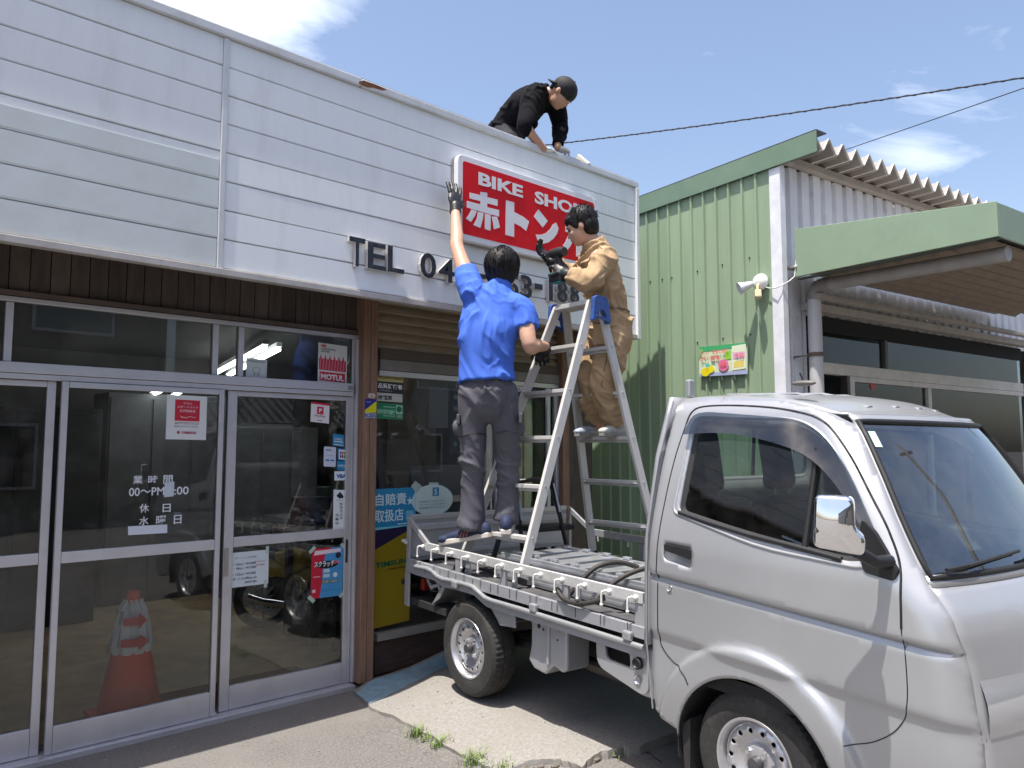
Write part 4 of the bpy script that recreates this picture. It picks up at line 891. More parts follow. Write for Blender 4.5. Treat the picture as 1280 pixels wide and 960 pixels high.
# chassis and underbody
for yy in (-.38, .30): TB('chassis_rail', UNDER, -.62, 2.5, yy, yy + .08, .42, .52)
for xx in (-.55, -.15, .35, .85, 1.30): TB('cross_member', UNDER, xx, xx + .06, -.62, .62, .50, .58)
TB('fuel_tank', UNDER, .35, 1.1, -.30, .28, .26, .50, .04); TB('engine_block', UNDER, 1.30, 2.3, -.35, .35, .25, .52, .05)
MB(TT).tube([(.25, .36, .33), (.75, .42, .31), (1.25, .40, .30)], .035, 10).build('exhaust_pipe', mat('exhaust', (.09, .08, .075), .6, .5), truck)
MB(TT).tube([(.12, .45, .30), (.60, .48, .34)], .025, 8).build('leaf_spring', UNDER, truck)
# ---- bed
TB('bed_floor', BEDF, -.665, 1.362, -.70, .690, .626, .655)
for k in range(9): TB('floor_rib', BEDF, -.62, 1.34, -.60 + k * .148, -.53 + k * .148, .655, .661, .003)
mb = MB(TT); mb.prism([(-.70, .655), (-.70, .625), (.0, .618), (1.366, .615), (1.366, .668), (-.66, .690)], (0, .692, 0), (1, 0, 0), (0, 0, 1), (0, .022, 0)); edge_ = mb.build('bed_edge', PAINT_IN, truck, bevel=.003)
for k in range(11):
    xx = -.46 + k * .172; TB('edge_slot', SEAL, xx, xx + .004, .7135, .7155, .628, .672, parent=edge_)
pipe = [(-.60, .640), (-.42, .648), (-.36, .640), (-.30, .618), (-.24, .612), (-.14, .618), (.0, .620), (.07, .618), (.13, .598), (.19, .578), (.25, .574), (.5, .576), (1.0, .574), (1.366, .571)]
mb = MB(TT); mb.tube([V((p[0], .722, p[1] + .014)) for p in pipe], .013, 10); mb.build('side_bead', PAINT, truck, smooth=60)
mb = MB(TT); q = [(p[0], p[1] + .02) for p in pipe]; n = len(q); mb.add([V((p[0], .712, p[1] + .0)) for p in q] + [V((p[0], .712, min(p[1] - .055, .60))) for p in q], [(i, i + 1, i + 1 + n, i + n) for i in range(n - 1)]); mb.build('side_skirt', PAINT_IN, truck, solid=.01)
for xx in (-.10, .62, 1.275): TB('gate_hinge', PAINT, xx - .025, xx + .025, .715, .742, .598, .640, .008)
# rear arch flaps
FL = PAINT
MB(TT).prism([(.175, .575), (.43, .572), (.44, .475), (.30, .462)], (0, .70, 0), (1, 0, 0), (0, 0, 1), (0, -.006, 0)).build('arch_flap', PAINT, truck)
MB(TT).add([(.175, .70, .575), (.175, .40, .575), (.30, .40, .462), (.30, .70, .462)], [(0, 1, 2, 3)]).build('arch_flap', PAINT, truck, solid=.006)
MB(TT).add([(-.24, .70, .60), (-.24, .40, .60), (-.385, .40, .45), (-.385, .70, .45)], [(0, 1, 2, 3)]).build('arch_flap', PAINT, truck, solid=.006)
MB(TT).prism([(-.24, .62), (-.205, .62), (-.30, .50), (-.385, .45)], (0, .705, 0), (1, 0, 0), (0, 0, 1), (0, -.006, 0)).build('arch_flap', PAINT, truck)
mb = MB(TT); mb.add([(-.24, .69, .60), (-.24, .42, .60), (.175, .42, .60), (.175, .69, .60)], [(0, 1, 2, 3)]); mb.build('arch_roof', UNDER, truck, solid=.006)
# battery / tool cover box, bracket plate before the cab
mb = MB(TT); mb.prism([(.50, .575), (.80, .57), (.80, .335), (.765, .315), (.70, .335), (.635, .275), (.545, .285), (.50, .32), (.52, .40), (.52, .50)], (0, .66, 0), (1, 0, 0), (0, 0, 1), (0, -.16, 0)); bx_ = mb.build('battery_cover', PAINT_IN, truck, bevel=.012)
for xx, zz, r in ((.585, .51, .012), (.62, .50, .006), (.73, .53, .008), (.73, .47, .005)): MB(TT).lathe([(0, .002), (r, .002), (r, -.002)], (xx, .661, zz), (0, 1, 0), 10).build('cover_hole', SEAL, bx_)
TB('cover_rib', PAINT_IN, .655, .675, .655, .672, .33, .56, .006, bx_)
hole = rounded([(1.115, .478), (1.105, .548), (1.262, .538), (1.268, .470)], .022, 4)
mb = MB(TT); panel(mb, rounded([(1.045, .585), (1.372, .572), (1.372, .395), (1.335, .372), (1.055, .432)], [.01, .01, .04, .04, .05], 4), [hole], lambda x, z: V((x, .700, z)), .05); brk = mb.build('side_bracket', PAINT, truck, solid=.012, bevel=.003)
MB(TT).lathe([(.026, -.004), (.026, .016), (.020, .020), (.015, .014), (0, .014)], (1.318, .702, .505), (0, 1, 0), 20).build('rubber_stop', DARK, brk, smooth=35)
MB(TT).lathe([(.020, .002), (.015, -.004), (0, -.005)], (1.312, .704, .432), (0, 1, 0), 16).build('bolt_recess', CHROME, brk, smooth=40)
TB('side_step', PAINT, 1.30, 1.42, .60, .69, .36, .58, .02)
# gate frame with rope hooks
def side_rail(s, hooks):
    yb = .700 * s
    rail = MB(TT); rail.bar((-.475, yb, .790), (1.345, yb, .790), .020, .050); r_ = rail.build('gate_rail', ALU_W if s > 0 else PAINT_IN, truck, bevel=.003); r_['label'] = 'worn pale top rail with rope hooks' if s > 0 else 'far side top rail'
    for px in ((-.115, .325, .83, 1.325) if s > 0 else (.05, .7, 1.3)):
        w_ = .022 if px < 1.3 else .03; MB(TT).box(px - w_, px + w_, yb - .014, yb + .006, .64, .764).build('rail_post', PAINT_IN, r_, bevel=.003)
        if s > 0: MB(TT).box(px + w_ + .001, px + w_ + .040, yb - .050, yb - .040, .66, .764).build('post_gusset', PAINT_IN, r_)
    for hx in hooks:
        mb = MB(TT); mb.tube([(hx + .012, yb + s * .012, .786), (hx + .004, yb + s * .030, .792), (hx - .010, yb + s * .036, .786), (hx - .014, yb + s * .036, .765), (hx - .014, yb + s * .036, .728)], .0055, 8); mb.sphere((hx - .014, yb + s * .036, .726), .0085, 8, 6); mb.sphere((hx + .012, yb + s * .012, .788), .014, 8, 6)
        mb.build('rope_hook', mat('hook_white', (.72, .71, .68), .5, var=.1), r_, smooth=50)
    # rear post with diagonal brace
    MB(TT).box(-.705, -.672, yb - .012, yb + .008, .655, .950).build('rear_post', PAINT_IN, truck, bevel=.003)
    MB(TT).bar((-.690, yb, .940), (-.445, yb, .800), .018, .034).build('diagonal_brace', PAINT_IN, truck, bevel=.002)
side_rail(1, [-.534 + .1635 * k + .03 for k in range(12)]); side_rail(-1, [-.40 + .30 * k for k in range(6)])
TB('corner_bracket', PAINT_IN, -.705, -.60, .690, .712, .60, .66, .006); TB('corner_plate', PAINT_IN, -.720, -.665, .692, .706, .385, .60, .004)
MB(TT).lathe([(.020, -.002), (.018, .012), (0, .014)], (-.735, .70, .53), (0, 1, 0), 14).build('rubber_stop', DARK, truck)
MB(TT).tube([(-.715, .70, .80), (-.70, .735, .80), (-.66, .735, .795)], .012, 8).build('gate_latch', ALU_W, truck)
# tailgate
TB('tailgate', PAINT_IN, -.705, -.690, -.668, .688, .665, .955, .004)
tg = truck.children[-1]
TB('tailgate_cap', PAINT, -.712, -.680, -.668, .688, .930, .965, .006, tg); TB('tailgate_bead', PAINT_IN, -.689, -.676, -.66, .68, .862, .905, .006, tg); TB('tailgate_bead', PAINT_IN, -.689, -.682, -.66, .68, .69, .72, .003, tg)
# rear lamp and bits behind the wheel
TB('tail_lamp', mat('tail_lamp_red', (.35, .02, .02), .3), -.70, -.66, .42, .60, .47, .55, .01); TB('rear_beam', UNDER, -.70, -.62, -.66, .60, .56, .62)
mb = MB(TT); mb.tube([(-.60, .60, .56), (-.52, .62, .52), (-.47, .60, .545), (-.42, .61, .50)], .016, 8); mb.box(-.57, -.52, .52, .6, .49, .56); mb.build('trailer_socket', ALU_W, truck, smooth=50)
# black hem below floor at rear, seen under the edge
TB('rear_hem', UNDER, -.66, -.25, .55, .688, .40, .44)

# ---------------------------------------------------------------- load in the bed
def TL(name, m, x0, x1, y0, y1, z0, z1, parent, bevel=0): return MB(TT).box(x0, x1, y0, y1, z0, z1).build(name, m, parent, bevel=bevel)
SILV = mat('silver_load', (.62, .64, .67), .32, .75, .10, 10, rvar=.1)
for lv, (dx, dy) in enumerate(((0, 0), (.035, -.015), (.06, .012))):
    z0 = .664 + lv * .052
    ld = thing('folded_ladder', ['bottom folded silver ladder of the stack lying in the truck bed', 'middle folded silver ladder of the stack lying in the truck bed', 'topmost folded silver ladder of the stack in the truck bed'][lv], 'ladder', tp_(.6, .3, z0), 'folded ladders stacked in the truck bed')
    xa, xb = .03 + dx, 1.345
    for yy in (.075 + dy, .500 + dy):
        TL('rail', SILV, xa, xb, yy, yy + .028, z0, z0 + .048, ld, .003); TL('rail_lip', SILV, xa + .01, xb, yy + .03, yy + .034, z0 + .018, z0 + .030, ld)
    for k in range(8):
        xr = xa + .05 + k * .165
        if xr + .09 < xb: TL('rung', SILV, xr, xr + .105, .104 + dy, .499 + dy, z0 + .030, z0 + .044, ld, .003)
        if lv == 2 and xr + .09 < xb:
            for yy in (.078 + dy, .470 + dy): TL('rung_cap', SILV, xr + .02, xr + .07, yy, yy + .03, z0 + .049, z0 + .062, ld, .004)
STRAP = mat('black_strap', (.030, .026, .024), .6, bump=.06, bscale=150)
def strap(pts, label):
    P_ = [V(p) for p in pts]; q = []
    for i in range(len(P_) - 1):
        a, b, c, d = P_[max(i - 1, 0)], P_[i], P_[i + 1], P_[min(i + 2, len(P_) - 1)]
        for k in range(8):
            t = k / 8; q.append(.5 * ((2 * b) + (c - a) * t + (2 * a - 5 * b + 4 * c - d) * t * t + (3 * b - a - 3 * c + d) * t ** 3))
    q.append(P_[-1]); o = MB(TT).tube(q, .0125, 8).build('tie_strap', STRAP, smooth=60); tag(o, label, 'strap', 'black hose straps over the stacked ladders')
strap([(.78, .715, .742), (.80, .665, .70), (.84, .60, .78), (.88, .53, .845), (.92, .42, .862), (.97, .33, .835)], 'left black strap arching over the stacked ladders to the side rail')
strap([(1.02, .675, .71), (1.06, .60, .80), (1.12, .50, .858), (1.17, .40, .868), (1.24, .33, .842)], 'right black strap arching over the stacked ladders near the cab')
strap([(.78, .715, .742), (.84, .725, .705), (.93, .728, .697), (1.02, .715, .715), (1.09, .69, .745)], 'black strap loop hanging under the near side rail')
MB(TT).box(1.27, 1.35, .53, .60, .665, .83).build('load', PAINT_IN); tag(bpy.data.objects['load'], 'small silver upright box standing at the cab end of the truck bed', 'box'); bpy.data.objects['load'].name = 'metal_box'
MB(TT).box(1.30, 1.352, .15, .52, .845, .885).build('timber_block', mat('dark_block', (.05, .05, .05), .7)); tag(bpy.data.objects['timber_block'], 'dark block lying on the ladder stack against the cab wall', 'block')
# flat grey mat and dropped cardboard under the rail
# ---------------------------------------------------------------- step ladder
lad = thing('step_ladder', 'tall aluminium step ladder with blue hinge caps standing in the truck bed', 'ladder', (3.6, 3.3, .81))
G = {'FR': ((3.58, 3.14, 2.46), (2.94, 3.11, .81)), 'FL': ((3.60, 3.45, 2.46), (2.985, 3.70, .81)), 'BR': ((3.66, 3.135, 2.46), (4.12, 3.03, .80)), 'BL': ((3.68, 3.45, 2.46), (4.15, 3.64, .80))}
G = {k: (V(a), V(b)) for k, (a, b) in G.items()}
LALU = mat('ladder_aluminium', (.60, .595, .575), .45, .15, .08, 18, .01, 150, stretch=(1, 1, .3), dirt=(.33, .29, .22), dirt_amt=.45, dirt_scale=9)
for k, (a, b) in G.items():
    n_ = (G[k[0] + ('L' if k[1] == 'R' else 'R')][0] - a).normalized()
    r_ = MB(); r_.bar(a, b, .058, .024, n_); ro_ = r_.build('rail', LALU, lad, bevel=.003)
    r_ = MB(); t = (b - a).normalized(); r_.box(0, 0, 0, 0, 0, 0) if 0 else None
    MB().bar(b - t * .03, b + t * .004, .066, .034, n_).build('rubber_foot', DARK, ro_)
for s in ('F', 'B'):
    for k in range(1, 7):
        t = k * .1715 - (.0 if s == 'F' else .005)
        if t > .99: continue
        p = G[s + 'R'][0].lerp(G[s + 'R'][1], t); q = G[s + 'L'][0].lerp(G[s + 'L'][1], t)
        if s == 'B' and t > .95: continue
        nn_ = (p - q).normalized()
        for e_, sg in ((p, 1), (q, -1)):
            MB().lathe([(.0075, 0), (.006, .003), (0, .004)], e_ + nn_ * sg * .0125 + V((0, 0, .004)), nn_ * sg, 8).build('rivet', ALU, lad)
        MB().bar(p, q, .052, .022, (0, 0, 1)).build('rung', LALU, lad, bevel=.002)
        MB().bar(p + V((0, 0, -.020)), q + V((0, 0, -.020)), .012, .018, (0, 0, 1)).build('rung_web', LALU, lad)
for s in ('F', 'B'): MB().bar(G[s + 'R'][0] + V((0, 0, .0)), G[s + 'L'][0], .055, .030, (0, 0, 1)).build('top_step', LALU, lad, bevel=.002)
BLUEC = mat('hinge_blue', (.030, .085, .30), .45, 0, .3, 30, dirt=(.35, .30, .22), dirt_amt=.5, dirt_scale=28, dirt_pos=.58)
for s, yy in (('R', -1), ('L', 1)):
    c = (G['F' + s][0] + G['B' + s][0]) / 2; Y_ = c.y + yy * .026
    cap = [(-.085, -.125), (-.070, .020), (-.045, .035), (.040, .035), (.062, .015), (.085, -.10), (.080, -.135), (.052, -.135), (.036, -.075), (.01, -.052), (-.02, -.060), (-.040, -.11), (-.052, -.125)]
    MB().prism(cap, (c.x, Y_, c.z), (1, 0, 0), (0, 0, 1), (0, -.028 * -yy, 0)).build('hinge_cap', BLUEC, lad, bevel=.004)
    MB().bar((c.x - .06, Y_ + yy * .030, c.z - .095), (c.x + .065, Y_ + yy * .030, c.z - .12), .01, .014).build('hinge_pin', BLUEC, lad)

# ---------------------------------------------------------------- black folding step stool
st = thing('step_stool', 'black two-step folding stool with handle standing by the tailgate', 'stool', tp_(-.35, -.2, .66))
BLK = mat('black_tube', (.014, .014, .016), .35, .2)
dS = {'a': 4.95}
def sp(px, py, d=4.95): return PD(px, py, d)
for p, q, r in (((645, 600), (653, 690), .014), ((690, 598), (710, 692), .014), ((688, 606), (702, 655), .010)):
    MB().tube([sp(*p), sp(*q)], r, 8).build('leg', BLK, st, smooth=60)
MB().tube([sp(645, 602), sp(668, 599), sp(691, 600)], .015, 8).build('top_bar', BLK, st, smooth=60)
a = sp(655, 661, 4.9); b = sp(707, 657, 5.1); MB().bar(a, b, .20, .035).build('tread', BLK, st, bevel=.008)
a = sp(600, 671, 4.8); b = sp(626, 700, 4.7)
MB().tube([sp(629, 655, 4.85), sp(617, 698, 4.75)], .017, 8).build('leg', BLK, st, smooth=60)
MB().tube([sp(692, 604, 4.93), sp(700, 640, 4.93)], .006, 6).build('label_strip', flat('strip', (190, 200, 215)), st); MB().tube([sp(648, 618, 4.9), sp(652, 650, 4.9)], .007, 6).build('label_strip', flat('strip', (190, 200, 215)), st)
MB(TT).prism(rounded([(-.30, .08), (-.30, .45), (.15, .52), (.18, .12)], .06), (0, 0, .665), (1, 0, 0), (0, 1, 0), (0, 0, .006)).build('rubber_mat', mat('mat_dark', (.035, .035, .037), .8)); tag(bpy.data.objects['rubber_mat'], 'dark rubber sheet lying flat on the bed floor behind the side rail', 'mat')
# ================================================================ PEOPLE
SKIN = mat('skin', (.56, .33, .225), .5, 0, .06, 12, .01, 200)
SKIN2 = mat('skin_tan', (.46, .255, .165), .5, 0, .06, 12, .01, 200)
HAIR = mat('black_hair', (.009, .008, .008), .55, 0, .3, 60, .03, 90, stretch=(1, 1, .2), spec=.3)
SHIRT = mat('blue_polo', (.058, .155, .64), .85, 0, .07, 7, .03, 500)
TROUS = mat('charcoal_twill', (.088, .087, .105), .8, 0, .14, 7, .03, 420)
BROWNC = mat('tan_coverall', (.43, .30, .175), .92, 0, .16, 9, .03, 380, spec=.15)
BLACKC = mat('black_knit', (.006, .006, .008), .9, 0, .2, 14, .04, 300, spec=.15)
GLOVE = mat('black_glove', (.022, .022, .024), .42, .0, .25, 30, .06, 120)
GLOVEW = mat('white_glove', (.72, .72, .70), .7)
NAVY = mat('shoe_navy', (.018, .028, .070), .75); SOLE = mat('shoe_sole', (.62, .58, .52), .6); PINK = mat('shoe_pink', (.55, .16, .13), .5); GREYS = mat('shoe_grey', (.42, .42, .40), .6, var=.25, scale=30); SOLEG = mat('shoe_sole_grey', (.30, .29, .26), .7)
fh = V((math.cos(YAW), math.sin(YAW), 0)); UPV = V((0, 0, 1))
def spline(pts, k=5):
    P_ = [V(p[0]) for p in pts]; R_ = [V(p[1]) if isinstance(p[1], (tuple, list)) else V((p[1], p[1])) for p in pts]; o = []
    for i in range(len(P_) - 1):
        i0, i3 = max(i - 1, 0), min(i + 2, len(P_) - 1)
        for s in range(k):
            t = s / k
            f = lambda a, b, c, d: .5 * ((2 * b) + (c - a) * t + (2 * a - 5 * b + 4 * c - d) * t * t + (3 * b - a - 3 * c + d) * t ** 3)
            o.append((f(P_[i0], P_[i], P_[i + 1], P_[i3]), f(R_[i0], R_[i], R_[i + 1], R_[i3])))
    o.append((P_[-1], R_[-1])); return o
def limb(mb, pts, ref=None, round0=True, round1=True, n=18):
    """tapered limb: pts [(point, r or (r along ref, r across))], closed with round ends"""
    s = spline(pts); P_ = [p for p, r in s]; R_ = [r for p, r in s]
    def cap(p, q, r):
        d = (p - q).normalized(); m_ = min(r.x, r.y); return [(p + d * m_ * math.sin(a), r * math.cos(a)) for a in (.5, 1.0, 1.38)]
    seq = list(zip(P_, R_))
    if round0: seq = cap(P_[0], P_[1], R_[0])[::-1] + seq
    if round1: seq = seq + cap(P_[-1], P_[-2], R_[-1])
    mb.tube([p for p, r in seq], [(max(r.x, .002), max(r.y, .002)) for p, r in seq], n, ref=ref)
def fuse(mb, name, m, parent, vox, it=4, wrinkle=None, seed=0):
    o = mb.build('tmp', m, None)
    r = o.modifiers.new('r', 'REMESH'); r.mode = 'VOXEL'; r.voxel_size = vox; r.use_smooth_shade = True
    if it: s = o.modifiers.new('s', 'SMOOTH'); s.factor = .5; s.iterations = it
    dg = bpy.context.evaluated_depsgraph_get(); me = bpy.data.meshes.new_from_object(o.evaluated_get(dg)); old = o.data
    bpy.data.objects.remove(o); bpy.data.meshes.remove(old)
    if wrinkle:
        amp, sx, sz, axis = wrinkle; ax = V(axis).normalized(); mw = Matrix.Identity(3)
        for v, nn in zip(me.vertices, [x.vector.copy() for x in me.vertex_normals]):
            p = v.co; q = p * sx + ax * (p.dot(ax) * (sz - sx)) + V((seed, seed * .7, 0))
            q = q + V((noise.noise(p * 3), noise.noise(p * 3 + V((9, 2, 1))), noise.noise(p * 3 + V((4, 7, 2))))) * 1.2
            a = noise.noise(q); b = noise.noise(q * 2.1 + V((3, 1, 7))); mk = .35 + 1.1 * max(0, min(1, .5 + noise.noise(p * 4.5 + V((seed, 3, 1))) * 1.3))
            rdg = max(0, 1 - abs(a) * 4.2) ** 1.2; r2 = max(0, 1 - abs(b) * 4.0)
            v.co = p + nn * amp * mk * (rdg * .95 + r2 * .40 - .12)
    if parent is not None: me.transform(MWo(parent).inverted())
    me.materials.clear(); me.materials.append(m)
    for p in me.polygons: p.use_smooth = True
    me.name = name; o = bpy.data.objects.new(name, me); COL.objects.link(o)
    if parent is not None: o.parent = parent; MWD[o.name] = MWo(parent)
    return o
def frame3(f, u):
    f = V(f).normalized(); u = V(u); u = (u - f * u.dot(f)).normalized(); s = f.cross(u); return f, s, u
def head(mb, c, f, u, k=1.):
    f, s, u = frame3(f, u); A = Matrix((f, s, u)).transposed(); c = V(c)
    def e(df, ds, du, rf, rs, ru): mb.sphere(c + (f * df + s * ds + u * du) * k, (rf * k, rs * k, ru * k), 20, 14, A)
    e(-.012, 0, .030, .096, .077, .092); e(.022, 0, -.035, .068, .062, .080); e(.052, 0, -.088, .030, .032, .024); e(.02, 0, -.07, .055, .052, .045)
    e(.094, 0, -.030, .018, .014, .013); e(.088, 0, -.012, .012, .010, .026); e(.076, 0, .018, .014, .050, .012); e(.083, 0, -.060, .011, .022, .012)
    for q in (-1, 1): e(.060, q * .036, -.028, .022, .020, .018); e(-.010, q * .074, -.012, .017, .010, .030)
def face_bits(c, f, u, parent, k=1.):
    f, s, u = frame3(f, u); A = Matrix((f, s, u)).transposed(); c = V(c)
    for q in (-1, 1):
        m_ = MB(); m_.sphere(c + (f * .082 + s * q * .031 + u * .0) * k, (.007 * k, .013 * k, .006 * k), 10, 6, A); m_.build('eye', mat('eye_dark', (.02, .015, .012), .2), parent, smooth=80)
        m_ = MB(); m_.sphere(c + (f * .088 + s * q * .032 + u * .018) * k, (.006 * k, .020 * k, .004 * k), 10, 6, A); m_.build('eyebrow', HAIR, parent, smooth=80)
    m_ = MB(); m_.sphere(c + (f * .091 - u * .062) * k, (.006 * k, .020 * k, .0035 * k), 10, 6, A); m_.build('lips', mat('lips', (.36, .12, .10), .5), parent, smooth=80)
def hair(c, f, u, parent, k=1., spikes=0, seed=1, low=-.02):
    f, s, u = frame3(f, u); A = Matrix((f, s, u)).transposed(); c = V(c); rnd = random.Random(seed); mb = MB()
    mb.sphere(c + (f * -.022 + u * .045) * k, (.100 * k, .090 * k, .092 * k), 22, 16, A); mb.sphere(c + (f * -.050 + u * low) * k, (.062 * k, .080 * k, .075 * k), 18, 12, A)
    mb.sphere(c + (f * .050 + u * .062) * k, (.046 * k, .068 * k, .036 * k), 18, 12, A)
    for q in (-1, 1): mb.sphere(c + (f * .022 + s * q * .066 + u * .015) * k, (.022 * k, .014 * k, .036 * k), 12, 8, A)
    h = fuse(mb, 'hair', HAIR, parent, .0075, 3, (.006, 22, 8, u), seed)
    if spikes:
        mb = MB()
        for i in range(abs(spikes)):
            d = V((rnd.gauss(0, 1), rnd.gauss(0, 1), rnd.gauss(.5, .8))).normalized()
            if d.x > .62 and d.z < .3: continue
            base = c + A @ V((d.x * .092 - .020, d.y * .082, d.z * .088 + .042)) * k
            dd = (A @ V((d.x + .15, d.y, d.z * .4 + .35 - .7 * abs(d.y)))).normalized(); l = rnd.uniform(.018, .040)
            if spikes < 0:
                if d.z < -.55: continue
                d = V((d.x, d.y, abs(d.z) if d.z < 0 and rnd.random() < .3 else d.z)).normalized(); base = c + A @ V((d.x * .098 - .022, d.y * .089, d.z * .090 + .045)) * k; dd = (A @ V((d.x * .8 * max(0, d.z) + .0, d.y * .8 * max(0, d.z), -1 + .75 * max(0, d.z)))).normalized(); l = rnd.uniform(.022, .045)
            elif d.z < -.15: dd = (A @ V((d.x * .5, d.y * .5, -1))).normalized()
            sd = dd.cross(V((rnd.random(), rnd.random(), rnd.random()))).normalized() * .0065; s2 = dd.cross(sd).normalized() * .0065
            tp2 = base + dd * l; mb.add([base + sd - dd * .01, base - sd * .5 + s2 - dd * .01, base - sd * .5 - s2 - dd * .01, tp2 + u * -.004], [(0, 1, 3), (1, 2, 3), (2, 0, 3)])
        o = mb.build('hair_tufts', HAIR, parent); o['kind'] = 'stuff'
    return h
def hand(name, wrist, tip, palm_n, curl, m, parent, thumb_side=1, k=1., spread=.16):
    """palm, four unequal fingers and a thumb; palm_n is the way the palm faces, curl closes the fingers"""
    wv, tv = V(wrist), V(tip); d = (tv - wv).normalized(); n_ = V(palm_n); n_ = (n_ - d * n_.dot(d)).normalized(); s = d.cross(n_) * thumb_side
    A = Matrix((d, s, n_)).transposed(); mb = MB(); pc = wv + d * .048 * k
    mb.sphere(pc, (.054 * k, .043 * k, .019 * k), 16, 10, A); mb.sphere(wv + d * .015, (.034 * k, .030 * k, .023 * k), 12, 8, A)
    for i, (off, L_) in enumerate(((.032, .072), (.011, .082), (-.011, .076), (-.031, .060))):
        b = wv + (d * .085 + s * off) * k; dirn = (d + s * off / .03 * spread).normalized(); pts = [(b, .0105 * k)]; a = 0; p = b
        for seg in range(3):
            a += curl * (.55, .8, .6)[seg]; q = (dirn * math.cos(a) + n_ * math.sin(a)); p = p + q * L_ * k * (.42, .32, .26)[seg]; pts.append((p, (.0098, .0090, .0082)[seg] * k))
        limb(mb, pts, ref=s, n=10)
    b = wv + (d * .028 + s * .030) * k; q1 = (d * .62 + s * .72 + n_ * .25 * (1 + curl)).normalized(); p1 = b + q1 * .040 * k; q2 = (d * .85 + s * .25 + n_ * .45 * (.4 + curl)).normalized(); p2 = p1 + q2 * .034 * k
    limb(mb, [(b, .014 * k), (p1, .0115 * k), (p2, .0098 * k)], ref=s, n=10)
    return fuse(mb, name, m, parent, .0048, 2)
def shoe(name, heel, toe, up, m, ms, parent, stripes=None):
    h, t = V(heel), V(toe); d = (t - h).normalized(); u = V(up); u = (u - d * u.dot(d)).normalized(); s = d.cross(u); A = Matrix((d, s, u)).transposed(); L_ = (t - h).length; mb = MB()
    mb.sphere(h + d * .040 + u * .048, (.050, .036, .052), 16, 10, A); mb.sphere(h + d * L_ * .5 + u * .036, (L_ * .44, .040, .034), 18, 10, A); mb.sphere(t - d * .052 + u * .030, (.055, .043, .026), 16, 10, A); mb.sphere(h + d * .07 + u * .075, (.042, .036, .030), 14, 8, A)
    o = fuse(mb, name, m, parent, .007, 3)
    mb = MB(); ol = [(0.0, -.030), (-.004, 0), (0.0, .030), (L_ * .35, .034), (L_ * .7, .045), (L_ * .9, .036), (L_ * 1.0, .008), (L_ * .97, -.022), (L_ * .7, -.040), (L_ * .35, -.031)]
    mb.prism(ol, h - u * .004, d, s, u * .032); mb.build('sole', ms, o, bevel=.006)
    if stripes is not None:
        for j in range(3):
            for q in (-1, 1):
                mb = MB(); c0 = h + d * (L_ * .38 + j * .022) + s * q * .039; mb.bar(c0 + u * .024, c0 + u * .060 - d * .014 - s * q * .010, .009, .006, d); mb.build('stripe', stripes, o)
    return o

# ---------------------------------------------------------------- man in the blue polo shirt
R_ = cr
LR = lambda t, f: G['FR'][0].lerp(G['FR'][1], t).lerp(G['FL'][0].lerp(G['FL'][1], t), f)
blue = thing('person', 'person in blue polo shirt and charcoal trousers seen from behind, reaching up to the sign', 'person', PD(610, 690, 4.56))
rung = LR(.8575, .42)
toeL = tp_(-.30, .69, .812)
bj = dict(pel=PD(609, 488, 4.56), wai=PD(608, 462, 4.57), che=PD(611, 412, 4.60), upp=PD(616, 378, 4.64), nb=PD(622, 361, 4.68), ne=PD(626, 350, 4.71), hd=PD(629, 341, 4.74),
          sl=PD(592, 364, 4.64), el=PD(572.5, 313, 4.80), wl=PY(569, 262, 3.86), sr=PD(651, 386, 4.62), er=PD(662, 431, 4.52), wr=PD(682, 433, 4.78),
          hl=PD(592, 496, 4.56), kl=PD(593, 578, 4.55), al=PD(594, 654, 4.56), hr=PD(627, 496, 4.57), kr=PD(633, 576, 4.60), ar=PD(631, 650, 4.60))
hf, hu = (fh + R_ * .30 + UPV * .30), (UPV - fh * .30)
mb = MB()
limb(mb, [(bj['pel'], (.150, .105)), (bj['wai'], (.135, .095)), (bj['che'], (.155, .105)), (bj['upp'], (.150, .085)), (bj['nb'], (.075, .062)), (bj['ne'], (.056, .056)), (bj['hd'], (.050, .055))], ref=R_, n=24)
limb(mb, [(bj['upp'] - R_ * .03, .070), (bj['sl'], .062), (bj['el'], .044), (bj['el'].lerp(bj['wl'], .3), .043), (bj['wl'], .029)])
limb(mb, [(bj['upp'] + R_ * .03, .070), (bj['sr'], .060), (bj['er'], .046), (bj['er'].lerp(bj['wr'], .35), .044), (bj['wr'], .029)])
for h_, k_, a_ in (('hl', 'kl', 'al'), ('hr', 'kr', 'ar')): limb(mb, [(bj[h_], .085), (bj[k_], .055), (bj[k_].lerp(bj[a_], .35), .052), (bj[a_], .038)])
head(mb, bj['hd'], hf, hu)
body = fuse(mb, 'body', SKIN, blue, .0095, 4)
hair(bj['hd'], hf, hu, blue, 1.19, -420, 3, low=.004)
face_bits(bj['hd'], hf, hu, blue)
mb = MB()   # shirt
limb(mb, [(PD(608.5, 477, 4.56), (.173, .132)), (bj['wai'] + UPV * .02, (.163, .125)), (PD(609, 430, 4.58), (.168, .128)), (bj['che'], (.176, .130)), (bj['upp'] - UPV * .01, (.168, .108)), (PD(620, 367, 4.66), (.110, .085)), (bj['nb'], (.070, .068))], ref=R_, round0=False, round1=False, n=28)
limb(mb, [(bj['upp'] - R_ * .02 - UPV * .05, .085), (PD(598, 374, 4.63), .080), (bj['sl'] - R_ * .010, .082), (bj['sl'].lerp(bj['el'], .50), .072)], round1=False)
limb(mb, [(bj['upp'] + R_ * .03 - UPV * .02, .085), (bj['sr'] - UPV * .0, .080), (PD(657, 410, 4.585), .076)], round1=False)
limb(mb, [(bj['nb'], (.066, .066)), (PD(625, 356, 4.69), (.068, .068))], ref=R_, round0=False, round1=False)
